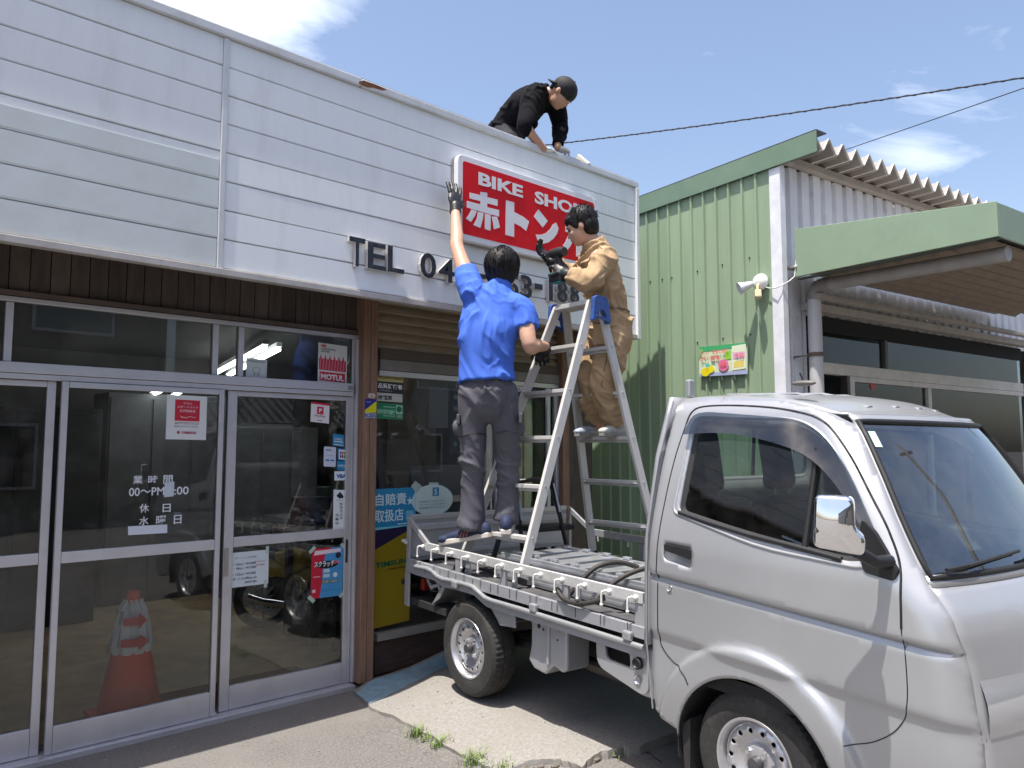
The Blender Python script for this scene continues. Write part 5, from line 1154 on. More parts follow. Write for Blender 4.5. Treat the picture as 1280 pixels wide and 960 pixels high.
fuse(mb, 'polo_shirt', SHIRT, blue, .0078, 2, (.0125, 7.0, 1.8, (R_ * .42 - UPV)), 2.3)
mb = MB()
for a0 in (0,): limb(mb, [(PD(623, 362, 4.665), (.076, .074)), (PD(626, 353.5, 4.695), (.071, .070))], ref=R_, round0=False, round1=False)
fuse(mb, 'collar', SHIRT, blue, .007, 1)
mb = MB()   # trousers
limb(mb, [(PD(608.5, 476, 4.56), (.140, .100)), (bj['pel'], (.160, .125)), (PD(609, 505, 4.56), (.150, .118))], ref=R_, n=26)
limb(mb, [(PD(592, 492, 4.56), .094), (PD(591, 530, 4.56), .084), (bj['kl'] - R_ * .012, .070), (PD(591, 615, 4.555), .068), (PD(590, 645, 4.55), .076), (PD(587.5, 661, 4.545), .080)], round1=False)
limb(mb, [(PD(628, 492, 4.57), .094), (PD(632, 530, 4.575), .082), (bj['kr'] + R_ * .010, .069), (PD(635, 615, 4.595), .066), (PD(634, 640, 4.585), .073), (PD(632, 653, 4.575), .077)], round1=False)
mb.sphere(PD(573, 534, 4.55), (.035, .03, .05), 10, 8); mb.sphere(PD(650, 534, 4.58), (.03, .03, .05), 10, 8)
fuse(mb, 'trousers', TROUS, blue, .0080, 2, (.0115, 4.0, 8.0, (UPV + R_ * .7)), 5.1)
for px, py, s in ((600, 476, -1), (622, 477, 1)): MB().bar(PD(px - 9, py + s * .5, 4.415), PD(px + 9, py - s * .5 + .8, 4.415), .012, .004, UPV).build('back_pocket', mat('pocket_seam', (.025, .024, .03), .9), blue)
for (a, b, c) in (((574, 546), (593, 541), (608, 543)), ((619, 542), (634, 538), (650, 541))): MB().tube([PD(a[0], a[1], 4.50), PD(*b, 4.458), PD(c[0], c[1], 4.52)], .0035, 6).build('knee_seam', mat('pocket_seam', (.025, .024, .03), .9), blue)
for p, cc in ((PD(573, 524, 4.50), 1), (PD(651, 523, 4.52), -1)): MB().bar(p + UPV * .03, p - UPV * .03, .05, .02, R_).build('cargo_flap', TROUS, blue, bevel=.006)
shoe('shoe', PD(613, 671, 4.50), toeL + V((0, .0, .006)) - R_ * .02, UPV, NAVY, SOLE, blue, PINK)
shoe('shoe', rung - fh * .085 + UPV * .014 - R_ * .0, rung + fh * .175 + UPV * .02, UPV, NAVY, SOLE, blue)
for c_, up_ in ((PD(624, 668, 4.47), 0),): pass
wdir = (PY(568, 234, 3.90) - bj['wl']).normalized()
limb_ = MB(); limb(limb_, [(bj['wl'] - wdir * .03, .038), (bj['wl'] + wdir * .03, .036)], round0=False); fuse(limb_, 'glove_cuff', GLOVE, blue, .006, 1)
hand('gloved_hand', bj['wl'] + wdir * .01, PY(568, 225, 3.93), (V((0, 1, 0))), .12, GLOVE, blue, -1, 1.32, .20)
wd2 = (G['FL'][0].lerp(G['FL'][1], .18) - bj['wr']).normalized()
limb_ = MB(); limb(limb_, [(bj['wr'] - wd2 * .01, .034), (bj['wr'] + wd2 * .04, .036)], round0=False); fuse(limb_, 'glove_cuff', GLOVE, blue, .006, 1)
hand('gloved_hand', bj['wr'] + wd2 * .015, bj['wr'] + wd2 * .12 - UPV * .03, -UPV - fh * .2, 1.0, GLOVE, blue, 1, 1.1)

# ---------------------------------------------------------------- man in the tan coverall on the ladder
tan = thing('person', 'person in tan coverall with messy black hair standing on the ladder holding a cordless driver', 'person', PD(755, 550, 5.05))
bf = (-R_ * .95 + fh * .30).normalized(); bs = bf.cross(UPV)       # faces the sign; bs to his right (away)
LB_ = lambda t, f: G['BR'][0].lerp(G['BR'][1], t).lerp(G['BL'][0].lerp(G['BL'][1], t), f)
rn, rf_ = LB_(.5095, .30), LB_(.5095, .78)
t_ = dict(pel=PD(762, 412, 5.10), wai=PD(760, 392, 5.10), che=PD(753, 352, 5.10), upp=PD(749, 322, 5.10), nb=PD(742, 306, 5.10), ne=PD(737, 298, 5.10), hd=PD(727, 284, 5.10),
          sn=PD(757, 324, 4.97), en=PD(738, 351, 4.82), wn=PD(708, 343, 4.93), sf=PD(743, 322, 5.24), ef=PD(724, 346, 5.28), wf=PD(690, 328, 5.16),
          hn=PD(766, 428, 5.02), kn=PD(755, 482, 4.97), an=PD(771, 537, 5.02), hfa=PD(755, 426, 5.18), kf=PD(739, 479, 5.14), af=PD(751, 534, 5.18))
hf, hu = (bf * .93 - UPV * .32), (UPV * .93 + bf * .32)
mb = MB()
limb(mb, [(t_['pel'], (.150, .105)), (t_['wai'], (.135, .095)), (t_['che'], (.150, .105)), (t_['upp'], (.145, .085)), (t_['nb'], (.070, .062)), (t_['ne'], (.055, .056)), (t_['hd'], (.050, .055))], ref=bs, n=24)
limb(mb, [(t_['upp'], .07), (t_['sn'], .058), (t_['en'], .044), (t_['wn'], .029)]); limb(mb, [(t_['upp'], .07), (t_['sf'], .058), (t_['ef'], .044), (t_['wf'], .029)])
limb(mb, [(t_['hn'], .083), (t_['kn'], .055), (t_['an'], .038)]); limb(mb, [(t_['hfa'], .083), (t_['kf'], .055), (t_['af'], .038)])
head(mb, t_['hd'], hf, hu, 1.02)
fuse(mb, 'body', SKIN, tan, .0088, 3)
hair(t_['hd'], hf, hu, tan, 1.03, 300, 5, low=-.010)
face_bits(t_['hd'], hf, hu, tan, 1.02)
mb = MB()   # coverall: one garment, jacket and legs
limb(mb, [(PD(764, 425, 5.10), (.170, .145)), (PD(763, 404, 5.10), (.168, .140)), (PD(760, 392, 5.10), (.160, .128)), (PD(757, 370, 5.10), (.165, .130)), (t_['che'], (.172, .128)), (PD(751, 330, 5.10), (.165, .112)), (PD(747, 314, 5.10), (.115, .085)), (PD(743, 306, 5.10), (.082, .075))], ref=bs, round1=False, n=28)
limb(mb, [(t_['upp'] - UPV * .03, .09), (t_['sn'], .080), (t_['sn'].lerp(t_['en'], .6), .070), (t_['en'], .068), (t_['en'].lerp(t_['wn'], .55), .060), (t_['en'].lerp(t_['wn'], .80), .052)], round1=False)
limb(mb, [(t_['upp'] - UPV * .03, .09), (t_['sf'], .078), (t_['ef'], .066), (t_['ef'].lerp(t_['wf'], .75), .052)], round1=False)
limb(mb, [(t_['hn'] + UPV * .04, .108), (PD(760, 455, 5.0), .100), (t_['kn'], .084), (PD(763, 512, 5.0), .076), (PD(770, 530, 5.02), .074)], round1=False)
limb(mb, [(t_['hfa'] + UPV * .04, .108), (PD(746, 455, 5.16), .100), (t_['kf'], .084), (PD(745, 510, 5.16), .076), (PD(750, 526, 5.18), .074)], round1=False)
fuse(mb, 'coverall', BROWNC, tan, .0078, 2, (.0185, 5.0, 9.0, (UPV - bf * .8)), 8.7)
SEAMB = mat('coverall_seam', (.17, .115, .065), .9)
for a_, b_, r0 in (('wn', 'en', .056), ('wf', 'ef', .056)):
    d_ = (t_[b_] - t_[a_]).normalized(); c_ = t_[a_] + d_ * .055; q_ = MB(); q_.lathe([(r0, -.012), (r0 + .004, 0), (r0, .012)], c_, d_, 20); q_.build('cuff_band', BROWNC, tan, smooth=60)
pk = t_['pel'] + bf * .02 - bs * .178; MB().bar(pk + UPV * .02, pk - UPV * .12, .11, .006, bs).build('hip_pocket', BROWNC, tan, bevel=.003); MB().bar(pk + UPV * .022 - bs * .004, pk + UPV * .012 - bs * .004, .115, .006, bs).build('pocket_seam', SEAMB, tan)
for s_k, (h_, k_) in enumerate((('hn', 'kn'),)):
    MB().tube([t_['hn'] - bs * .100 + UPV * .0, t_['hn'].lerp(t_['kn'], .5) - bs * .101, t_['kn'] - bs * .085, t_['an'] - bs * .075 + UPV * .03], .0028, 5).build('side_seam', SEAMB, tan, smooth=60)
MB().tube([t_['che'] - bs * .168 - bf * .02, t_['sn'] - bs * .080 + UPV * .02 - bf * .03, t_['nb'] - bs * .07 + UPV * .01], .0028, 5).build('shoulder_seam', SEAMB, tan, smooth=60)
MB().tube([t_['wai'] + (bf * math.cos(a) * .138 + bs * math.sin(a) * .168) + UPV * .01 for a in [i * math.pi / 14 for i in range(29)]], (.006), 6, ref=(0, 0, 1)).build('waist_seam', mat('coverall_seam', (.22, .13, .065), .9), tan, smooth=60)
mb = MB(); limb(mb, [(PD(744.5, 309, 5.10), (.090, .082)), (PD(741, 300.5, 5.095), (.082, .078))], ref=bs, round0=False, round1=False); fuse(mb, 'collar', BROWNC, tan, .007, 1, (.004, 20, 20, UPV), 3)
for a_, b_, nm in (('wn', 'en', 1), ('wf', 'ef', -1)):
    d_ = (t_[a_] - t_[b_]).normalized(); mb = MB(); limb(mb, [(t_[a_] - d_ * .075, .043), (t_[a_] + d_ * .005, .040)], round0=False); fuse(mb, 'glove_cuff', GLOVE, tan, .006, 1)
grip = PD(697, 331, 4.99)
hand('gloved_hand', t_['wn'] + (grip - t_['wn']).normalized() * .01, grip + (grip - t_['wn']) * .6, (fh * 1.0 - R_ * .2), 1.15, GLOVE, tan, 1, 1.15)
hand('gloved_hand', t_['wf'], PD(677, 315, 5.14), (R_ * .7 - fh * .3), .55, GLOVE, tan, -1, 1.15, .2)
shoe('shoe', rn + V((.10, 0, 0)) + UPV * .014, rn + V((-.165, -.01, 0)) + UPV * .012, UPV, GREYS, SOLEG, tan)
shoe('shoe', rf_ + V((.10, 0, 0)) + UPV * .014, rf_ + V((-.165, -.01, 0)) + UPV * .012, UPV, mat('shoe_white_blue', (.30, .34, .42), .5, var=.5, scale=30), SOLEG, tan, SOLE)
# cordless driver (held: a thing of its own)
drv = thing('cordless_driver', 'black and teal cordless impact driver in the gloved hand below the sign', 'power tool', grip)
TEAL = mat('teal_plastic', (.012, .17, .18), .4)
du = (UPV * .97 + bf * .12).normalized(); df = (fh * .72 - R_ * .62 + UPV * .02).normalized(); ds = du.cross(df)
g0 = grip + UPV * .02
MB().tube([g0 + du * .055 - df * .075, g0 + du * .060 - df * .03, g0 + du * .060 + df * .045], [.030, .034, .031], 14).build('motor_housing', DARK, drv, smooth=40)
MB().tube([g0 + du * .060 + df * .045, g0 + du * .060 + df * .075, g0 + du * .060 + df * .095], [.027, .020, .012], 14).build('gear_nose', mat('tool_metal', (.12, .12, .13), .35, .8), drv, smooth=40)
MB().tube([g0 + du * .060 + df * .095, g0 + du * .060 + df * .15], .005, 8).build('driver_bit', ALU, drv)
MB().bar(g0 + du * .05 - df * .01, g0 - du * .085 - df * .02, .036, .044, df).build('grip_handle', DARK, drv, bevel=.008)
bt = MB(); bt.bar(g0 - du * .080 - df * .045, g0 - du * .080 + df * .065, .072, .022, du); bt.build('tool_base', TEAL, drv, bevel=.006)
bt = MB(); bt.bar(g0 - du * .113 - df * .048, g0 - du * .113 + df * .068, .070, .040, du); bt.build('battery_pack', DARK, drv, bevel=.006)
bt = MB(); bt.bar(g0 - du * .138 - df * .035, g0 - du * .138 + df * .055, .068, .008, du); bt.build('battery_base', TEAL, drv, bevel=.003)

# ---------------------------------------------------------------- man on the roof
rm = thing('person', 'person in black sweater and backward black cap leaning over the roof edge', 'person', V((4.4, 4.7, 3.45)))
def IM(dx, dy, df_=0): return (R_ * dx + cu * -dy + cf * df_)
j = dict(hip=PD(633, 172, 6.28), mid=PD(645, 148, 6.20), che=PD(660, 131, 6.10), upp=PD(673, 122, 6.02), nb=PD(685, 118, 5.98), hd=PD(702, 117, 5.93),
         sn=PD(665, 124, 5.86), en=PD(658, 157, 5.74), wn=PD(680, 186, 5.80), sf=PD(694, 132, 6.12), ef=PD(700, 158, 6.15), wf=PD(697, 184, 5.99))
hf, hu = IM(.60, .78, -.12), IM(.78, -.60, -.1)
mb = MB()
limb(mb, [(j['hip'], (.14, .115)), (j['mid'], (.14, .11)), (j['che'], (.155, .11)), (j['upp'], (.14, .085)), (j['nb'], (.062, .06)), (j['hd'], (.05, .05))], ref=cf, n=22)
limb(mb, [(j['upp'], .07), (j['sn'], .058), (j['en'], .043), (j['wn'], .028)]); limb(mb, [(j['upp'], .07), (j['sf'], .055), (j['ef'], .043), (j['wf'], .028)])
for dd in (-.16, .10):
    limb(mb, [(j['hip'] + cf * dd * .7, .085), (PD(652, 232, 6.08) + cf * dd, .058), (PD(618, 236, 6.55) + cf * dd, .04)])
head(mb, j['hd'], hf, hu, 1.0)
fuse(mb, 'body', SKIN2, rm, .009, 3)
face_bits(j['hd'], hf, hu, rm)
mb = MB()
limb(mb, [(PD(628, 176, 6.30), (.160, .150)), (j['mid'], (.165, .145)), (j['che'], (.175, .138)), (j['upp'], (.155, .105)), (PD(682, 118.5, 5.99), (.088, .075)), (PD(686.5, 117, 5.975), (.066, .064))], ref=cf, round1=False, n=26)
limb(mb, [(j['upp'] - cf * .06, .085), (j['sn'], .088), (j['sn'].lerp(j['en'], .5), .076), (j['en'] + cf * .0, .068), (j['en'].lerp(j['wn'], .12), .052)], round1=False)
limb(mb, [(j['upp'] + cf * .05, .085), (j['sf'], .080), (j['ef'], .062), (j['ef'].lerp(j['wf'], .9), .045)], round1=False)
fuse(mb, 'sweater', BLACKC, rm, .0085, 3, (.012, 8, 4, IM(.6, .6)), 1.1)
mb = MB()
for dd in (-.16, .10):
    limb(mb, [(j['hip'] + cf * dd * .6, .115), (PD(640, 200, 6.2) + cf * dd, .10), (PD(652, 228, 6.08) + cf * dd, .085), (PD(632, 236, 6.35) + cf * dd, .07), (PD(620, 238, 6.53) + cf * dd, .065)])
limb(mb, [(PD(626, 178, 6.32), (.15, .14)), (j['hip'], (.15, .135))], ref=cf)
fuse(mb, 'trousers', mat('dark_trousers', (.018, .018, .024), .85), rm, .010, 3, (.010, 8, 6, UPV), 4)
# cap, brim to the back
f_, s_, u_ = frame3(hf, hu); A = Matrix((f_, s_, u_)).transposed(); c = j['hd']; CAPM = mat('black_cap', (.008, .008, .010), .75, bump=.03)
mb = MB(); mb.sphere(c + f_ * -.008 + u_ * .040, (.108, .088, .092), 22, 16, A); o = fuse(mb, 'cap', CAPM, rm, .007, 2)
bd = IM(-.93, -.42).normalized(); bn = bd.cross(cf).normalized(); b0 = PD(697.5, 104, 5.94)
mb = MB(); mb.grid(lambda u, v: b0 + bd * (-.02 + (.035 + .065 * math.cos((u - .5) * 2.6)) * v) + cf * ((u - .5) * .16 * (1 - .25 * v)) + cr * ((u - .5) * .05) + bn * (.018 * (2 * (u - .5)) ** 2), 12, 5); mb.build('cap_brim', CAPM, rm, smooth=60, solid=.008)
MB().sphere(c + u_ * .132 - f_ * .005, (.008, .008, .005)).build('cap_button', CAPM, rm)
mb = MB(); mb.sphere(c + f_ * -.075 + u_ * -.018, (.028, .060, .032), 12, 8, A); fuse(mb, 'hair', HAIR, rm, .006, 2)
gl = (PD(690, 190, 5.80))
hand('gloved_hand', j['wn'], PY(697, 193, 4.04), -UPV, .35, GLOVEW, rm, 1, 1.0); hand('gloved_hand', j['wf'] , PY(706, 192, 4.09), -UPV, .3, GLOVEW, rm, -1, 1.0)
# timber offcut lying on the parapet
p = PY(727, 203, 4.08); q = PY(733, 210, 3.99)
MB().bar(PY(722.5, 197.5, 4.20), PY(735, 208.5, 3.985), .062, .030, (1, 0, .2)).build('timber_offcut', mat('pale_timber', (.62, .57, .47), .7), bevel=.003)
tag(bpy.data.objects['timber_offcut'], 'short pale timber offcut balanced on the white roof edge', 'timber')
# ================================================================ POSTERS, STICKERS, WINDOW WRITING
PAPER = (226, 228, 232)
def poster(name, label, cat, tl, tr, bl, y, col, items, tape=None, rnd=0, group=None):
    O_, A_, B_ = PY(*bl, y), PY(*tl, y), PY(*tr, y); W_ = A_ - O_; U_ = B_ - A_
    def q(u, v, k=0): return O_ + U_ * u + W_ * v + V((0, -.0007 * k, 0))
    mb = MB()
    ol = rounded([(0, 0), (1, 0), (1, 1), (0, 1)], rnd, 5) if rnd else [(0, 0), (1, 0), (1, 1), (0, 1)]
    mb.add([q(*p, .7) for p in ol] + [q(*p, -.7) for p in ol], [tuple(range(len(ol)))] + [(i, (i + 1) % len(ol), (i + 1) % len(ol) + len(ol), i + len(ol)) for i in range(len(ol))])
    root = mb.build(name, flat('_'.join(map(str, col)), col), None); tag(root, label, cat, group)
    for k, it in enumerate(items):
        if it[0] == 'r': _, u0, v0, u1, v1, c = it; pts = [(u0, v0), (u1, v0), (u1, v1), (u0, v1)]
        elif it[0] == 'p': _, pts, c = it
        elif it[0] == 'c': _, cu0, cv0, ru, rv, c = it; pts = [(cu0 + ru * math.cos(a * math.pi / 10), cv0 + rv * math.sin(a * math.pi / 10)) for a in range(20)]
        elif it[0] == 't':
            _, s, u, v, h, wd, c = it[:7]
            text(s, q(u, v, 2 + .3 * k), U_, W_, h * W_.length, flat('_'.join(map(str, c)), c), root, 'print_text', bold=it[7] if len(it) > 7 else .01, width=wd * U_.length, off=.0003); continue
        MB().add([q(*p, 1.2 + .25 * k) for p in pts], [tuple(range(len(pts)))]).build('print_area', flat('_'.join(map(str, c)), c), root)
    if tape:
        for u, v, a, s in tape:
            c0 = q(u, v, 6); d = V((math.cos(a), 0, math.sin(a))); e = V((-d.z, 0, d.x)); MB().add([c0 + d * s + e * s * .45, c0 - d * s + e * s * .45, c0 - d * s - e * s * .45, c0 + d * s - e * s * .45], [(0, 1, 2, 3)]).build('tape', flat('tape', (176, 196, 184)), root)
    return root
YT, YR, YL = 4.505, 4.511, 4.473
WHT = (232, 234, 238); RD = (198, 36, 62); GRY = (110, 112, 116); BLK_ = (26, 26, 30)
poster('oil_sticker', 'red and white MOTUL sticker in the right end of the transom', 'sticker', (398, 428), (434, 433), (397, 477), YT, (214, 220, 220),
       [('r', .06, .04, .94, .27, RD), ('t', 'MOTUL', .10, .07, .15, .80, WHT, .05), ('r', .03, .31, .97, .60, (196, 60, 84))] + [('p', [(.05 + i * .155, .58), (.13 + i * .155, .58), (.09 + i * .155, .72)], RD) for i in range(6)] + [('p', [(.05 + i * .1, .32), (.07 + i * .1, .32), (.10 + i * .1, .60), (.08 + i * .1, .60)], (226, 150, 165)) for i in range(9)] + [('c', .18, .93, .10, .035, (215, 90, 105)), ('t', 'SUPPORTER', .08, .83, .04, .5, BLK_), ('t', 'DEALER', .08, .77, .04, .3, BLK_)])
poster('notice_sticker', 'small white sticker with a thin outline drawing at the foot of the transom glass', 'sticker', (308, 447), (334, 450), (307, 472), YT, (205, 212, 216),
       [('r', .08, .82, .92, .90, (150, 160, 160)), ('c', .5, .42, .20, .18, (165, 172, 175)), ('c', .5, .42, .16, .14, (205, 212, 216)), ('r', .38, .12, .42, .28, (120, 125, 128)), ('r', .58, .12, .62, .28, (120, 125, 128))], rnd=.06)
poster('dealer_notice', 'white YAMAHA dealer notice with a red square on the left sliding door', 'notice', (209, 493), (259, 496), (207, 549), YL, (222, 223, 222),
       [('r', .20, .42, .82, .90, RD), ('t', 'ヤマハ', .40, .79, .055, .22, (240, 200, 205), .02), ('t', 'スポーツバイク', .25, .71, .055, .52, (240, 200, 205), .02), ('t', '正規取扱店', .31, .62, .06, .40, (240, 200, 205), .02),
        ('p', [(.32, .55), (.36, .52), (.48, .50), (.58, .535), (.68, .51), (.72, .53), (.70, .50), (.58, .52), (.48, .485), (.36, .50)], (240, 200, 205)), ('r', .20, .38, .82, .393, (190, 150, 155)),
        ('t', 'MOTORCYCLES', .20, .345, .022, .6, GRY), ('t', 'MASTER', .20, .285, .022, .6, GRY), ('c', .30, .16, .035, .034, (170, 60, 85)), ('t', 'YAMAHA', .37, .13, .06, .38, (165, 55, 80), .03)])
poster('payment_sticker', 'white PayPay sticker with a red P near the top right of the right door', 'sticker', (389, 502), (412, 505), (388, 527), YR, (236, 228, 232),
       [('r', 0, .90, 1, 1, RD), ('r', .33, .42, .68, .80, RD), ('t', 'P', .43, .50, .22, .16, WHT, .04), ('t', 'PayPay', .22, .26, .12, .56, (130, 110, 115), .02), ('r', .35, .08, .62, .13, (160, 160, 165))])
poster('card_sticker', 'upper cyan card sticker above the row of payment marks on the door edge', 'sticker', (416, 542), (430, 544), (416, 557), YR, (36, 140, 190), [('r', .1, .35, .9, .42, WHT), ('t', 'CARD', .12, .5, .2, .7, WHT), ('r', .1, .1, .9, .16, WHT)])
poster('card_sticker', 'white JCB card sticker beside the blank white one on the door', 'sticker', (422, 560), (434, 561.5), (422, 575), YR, (40, 120, 180), [('r', .12, .10, .88, .90, WHT), ('r', .22, .2, .38, .75, (30, 70, 160)), ('r', .42, .2, .58, .75, (190, 40, 60)), ('r', .62, .2, .78, .75, (40, 140, 80)), ('t', 'JCB', .22, .4, .2, .55, WHT)])
poster('card_sticker', 'narrow white sticker with small grey print left of the card marks', 'sticker', (405, 558), (420, 559), (404.5, 583), YR, (205, 212, 232), [('r', .15, .8, .6, .86, GRY), ('r', .15, .28, .45, .36, (60, 110, 170)), ('r', .55, .28, .85, .36, (60, 110, 170)), ('r', .15, .55, .85, .58, (170, 175, 190))], rnd=.1)
poster('card_sticker', 'cyan AMEX card sticker just above the VISA mark', 'sticker', (421, 576), (433, 577), (421, 587.5), YR, (34, 130, 180), [('t', 'AMEX', .1, .35, .3, .8, (190, 225, 240), .02)])
poster('card_sticker', 'white VISA sticker lowest of the payment marks', 'sticker', (418, 589), (434.5, 589), (418, 600.5), YR, (222, 232, 245), [('t', 'VISA', .14, .25, .42, .74, (36, 70, 150), .05)])
poster('camera_notice', 'tall white security camera sticker low on the right door edge', 'sticker', (417, 612), (432, 612.5), (416, 663), YR, (228, 232, 238),
       [('p', [(.25, .86), (.55, .95), (.85, .84), (.75, .78), (.62, .80), (.5, .76), (.45, .80), (.30, .82)], (30, 34, 50)), ('r', .2, .735, .85, .742, GRY)] + [('t', c, .52, .62 - i * .088, .065, .26, BLK_) for i, c in enumerate('防犯カメラ')] + [('t', c, .18, .34 - i * .10, .065, .26, BLK_) for i, c in enumerate('作動中')])
poster('price_paper', 'white handwritten paper taped to the lower glass of the right door', 'paper', (281, 692), (336, 687), (280, 736), YR, (208, 216, 222),
       [('t', 'オイル交換', .22, .80, .07, .5, (150, 160, 170)), ('t', '・50cc→¥1000', .20, .62, .07, .5, (60, 66, 82)), ('t', '・90cc→¥1300', .20, .50, .07, .5, (70, 76, 92)), ('t', '・125cc→¥1500', .18, .33, .07, .52, (60, 66, 82)), ('t', 'オイル持込み', .18, .20, .07, .55, (70, 76, 92)), ('t', '(別料金)', .45, .08, .07, .28, (60, 66, 82)), ('t', 'ギアオイル', .66, .66, .05, .26, (190, 110, 115)), ('t', '¥1300', .70, .56, .05, .2, (190, 110, 115))],
       tape=[(.08, 1.0, 1.57, .022), (.96, 1.0, 1.57, .022), (.06, .0, 1.57, .022), (.93, .0, 1.57, .022)])
poster('scratch_poster', 'red and light blue scratch campaign poster taped at the right of the lower glass', 'poster', (390, 686), (429, 683), (388, 749), YR, (70, 150, 205),
       [('p', [(0, 0), (.28, 0), (.34, .30), (.36, .62), (.42, .85), (.62, 1), (0, 1)], (196, 30, 58)), ('p', [(.06, .86), (.92, .90), (.92, .97), (.10, .95)], (232, 214, 222)), ('c', .84, .83, .09, .06, (24, 32, 52)), ('c', .48, .66, .36, .075, (14, 16, 24)),
        ('t', 'スクラッチ', .08, .62, .115, .64, WHT, .03), ('t', '01', .68, .66, .07, .20, (230, 120, 120), .03), ('r', .38, .50, .58, .57, (190, 215, 225)), ('r', .38, .40, .58, .47, (190, 215, 225)), ('c', .76, .44, .07, .05, (225, 232, 236)), ('r', .34, .28, .86, .345, (110, 130, 125)), ('t', '工賃・用品', .36, .29, .045, .46, (200, 205, 190)), ('r', .06, .42, .28, .44, (230, 170, 180)), ('r', .04, .12, .14, .18, (235, 200, 210)), ('t', 'キャンペーン', .34, .12, .04, .5, (40, 80, 140))],
       tape=[(.0, .98, .75, .026), (1.0, 1.0, -.75, .026), (.02, .0, -.75, .028), (1.0, .03, .75, .026)])
def glass_text(s, tl, bl, wpx, y, label):
    a = PY(*tl, y); b = PY(*bl, y); c = PY(bl[0] + wpx, bl[1] - wpx * .09, y)
    o = text(s, b, (1, 0, 0), (0, 0, 1), a.z - b.z, flat('window_letter', (228, 232, 240)), None, 'window_lettering', bold=.009, width=c.x - b.x); tag(o, label, 'lettering', 'white lettering on the door glass'); return o
glass_text('業', (166.5, 594.5), (166, 605), 12, YL, 'white character before the two hour characters, top line of the door glass')
glass_text('時', (185, 594.5), (185, 605), 12, YL, 'white middle character of the top line on the door glass')
glass_text('間', (204, 594), (204, 605), 11.5, YL, 'white last character of the top line, above the square sticker')
glass_text('00〜PM', (161.5, 610), (161, 620.5), 44, YL, 'white opening time 00~PM left of the square sticker')
glass_text(':00', (218, 608.5), (217.5, 618.5), 18, YL, 'white :00 right of the square sticker')
glass_text('休', (174, 630), (174, 641), 12, YL, 'white first character of the closed-day line')
glass_text('日', (203.5, 630), (203, 640.5), 10, YL, 'white character for day ending the closed-day line')
glass_text('水', (174, 646), (173.5, 657), 12, YL, 'white character for Wednesday on the lowest line')
glass_text('曜', (195.5, 645), (195, 656), 12, YL, 'white middle character of the lowest line on the door glass')
glass_text('日', (217.5, 644), (217, 655), 9.5, YL, 'white last character of the lowest line on the door glass')
poster('patch_sticker', 'pale square sticker covering the closing hour', 'sticker', (206, 603), (218, 602), (205, 621.5), YL - .003, (196, 205, 214), [])
poster('white_strip', 'long white strip sticker under the door lettering', 'sticker', (160, 658), (209, 655.5), (160, 669), YL - .001, (212, 216, 228), [])
poster('white_strip', 'small grey square sticker above the end of the lowest letter line', 'sticker', (217, 640), (226.5, 640), (217, 645.5), YL, (90, 96, 104), [])
# right-hand window
poster('member_sticker', 'pale yellow narrow sticker on top of the sticker column beside the wooden post', 'sticker', (471.5, 464), (504, 467), (471.5, 476), YT, (190, 178, 120), [('t', '商品自動車流通協会', .05, .25, .28, .92, (80, 76, 40), .01)])
poster('member_sticker', 'black sticker with white characters in the column beside the wooden post', 'sticker', (471.5, 477), (503.5, 480), (471.5, 489.5), YT, (40, 40, 58), [('t', '品質評価者', .03, .38, .52, .95, WHT, .03), ('t', '公認検査士', .05, .08, .2, .55, (160, 164, 175))])
poster('member_sticker', 'white sticker with black characters below the black one beside the wooden post', 'sticker', (471.5, 490.5), (503, 493), (471.5, 501), YT, (200, 202, 196), [('t', '在籍店', .02, .18, .55, .56, BLK_, .03)])
poster('green_sticker', 'green sticker with pale lines and a round emblem beside the wooden post', 'sticker', (470.5, 503), (504, 505.5), (470.5, 523), YT, (38, 134, 96), [('r', .02, .42, .68, .60, (120, 190, 160)), ('t', 'あいおい損保', .03, .28, .22, .66, (190, 225, 205), .02), ('r', .25, .74, .68, .79, (160, 215, 190)), ('r', .25, .18, .68, .22, (160, 215, 190)), ('r', .72, .36, .96, .92, (170, 215, 195)), ('c', .84, .66, .10, .20, (30, 110, 80)), ('r', .75, .12, .95, .30, (150, 155, 145))])
poster('plaque', 'blue and yellow plaque fixed to the wooden post', 'plaque', (456.5, 498.5), (470.5, 499.5), (456, 522), 4.412, (36, 44, 140), [('p', [(0, .40), (1, .92), (1, .30), (0, .24)], (222, 214, 24)), ('r', 0, 0, 1, .24, (190, 196, 220)), ('t', 'RLSDN', .02, .03, .18, .96, (40, 60, 150), .03), ('r', .1, .82, .5, .86, (150, 160, 215))])
poster('round_badge', 'small oval white badge on the wooden post above the plaque', 'badge', (460.5, 491), (469.5, 492), (460, 497.5), 4.4115, (205, 190, 180), [('r', .4, .2, .48, .7, BLK_), ('r', .4, .2, .75, .28, BLK_)], rnd=.4)
poster('insurance_sign', 'light blue sign with white characters and a star leaning in the window beside the post', 'sign', (468, 611.5), (519, 609), (468, 663), 4.503, (34, 136, 186),
       [('r', 0, 0, 1, .06, (130, 205, 225)), ('r', .98, 0, 1, 1, (130, 205, 225)), ('t', '自賠責', .02, .58, .30, .76, (214, 236, 244), .014), ('p', [(.86, .78), (.88, .70), (.95, .70), (.895, .645), (.92, .56), (.865, .61), (.81, .56), (.835, .645), (.78, .70), (.845, .70)], (214, 236, 244)), ('t', '取扱店', .0, .18, .31, .70, (214, 236, 244), .014), ('r', .76, .20, .95, .42, (120, 190, 215)), ('r', .55, .09, .86, .12, (200, 230, 240))], tape=[(.99, .98, -.8, .035)])
rb = PY(541, 625, 4.503); pc = flat('round_card', (206, 222, 220)); mb = MB(); hw = PY(566, 625, 4.503).x - rb.x; hz = rb.z - PY(541, 644.5, 4.503).z
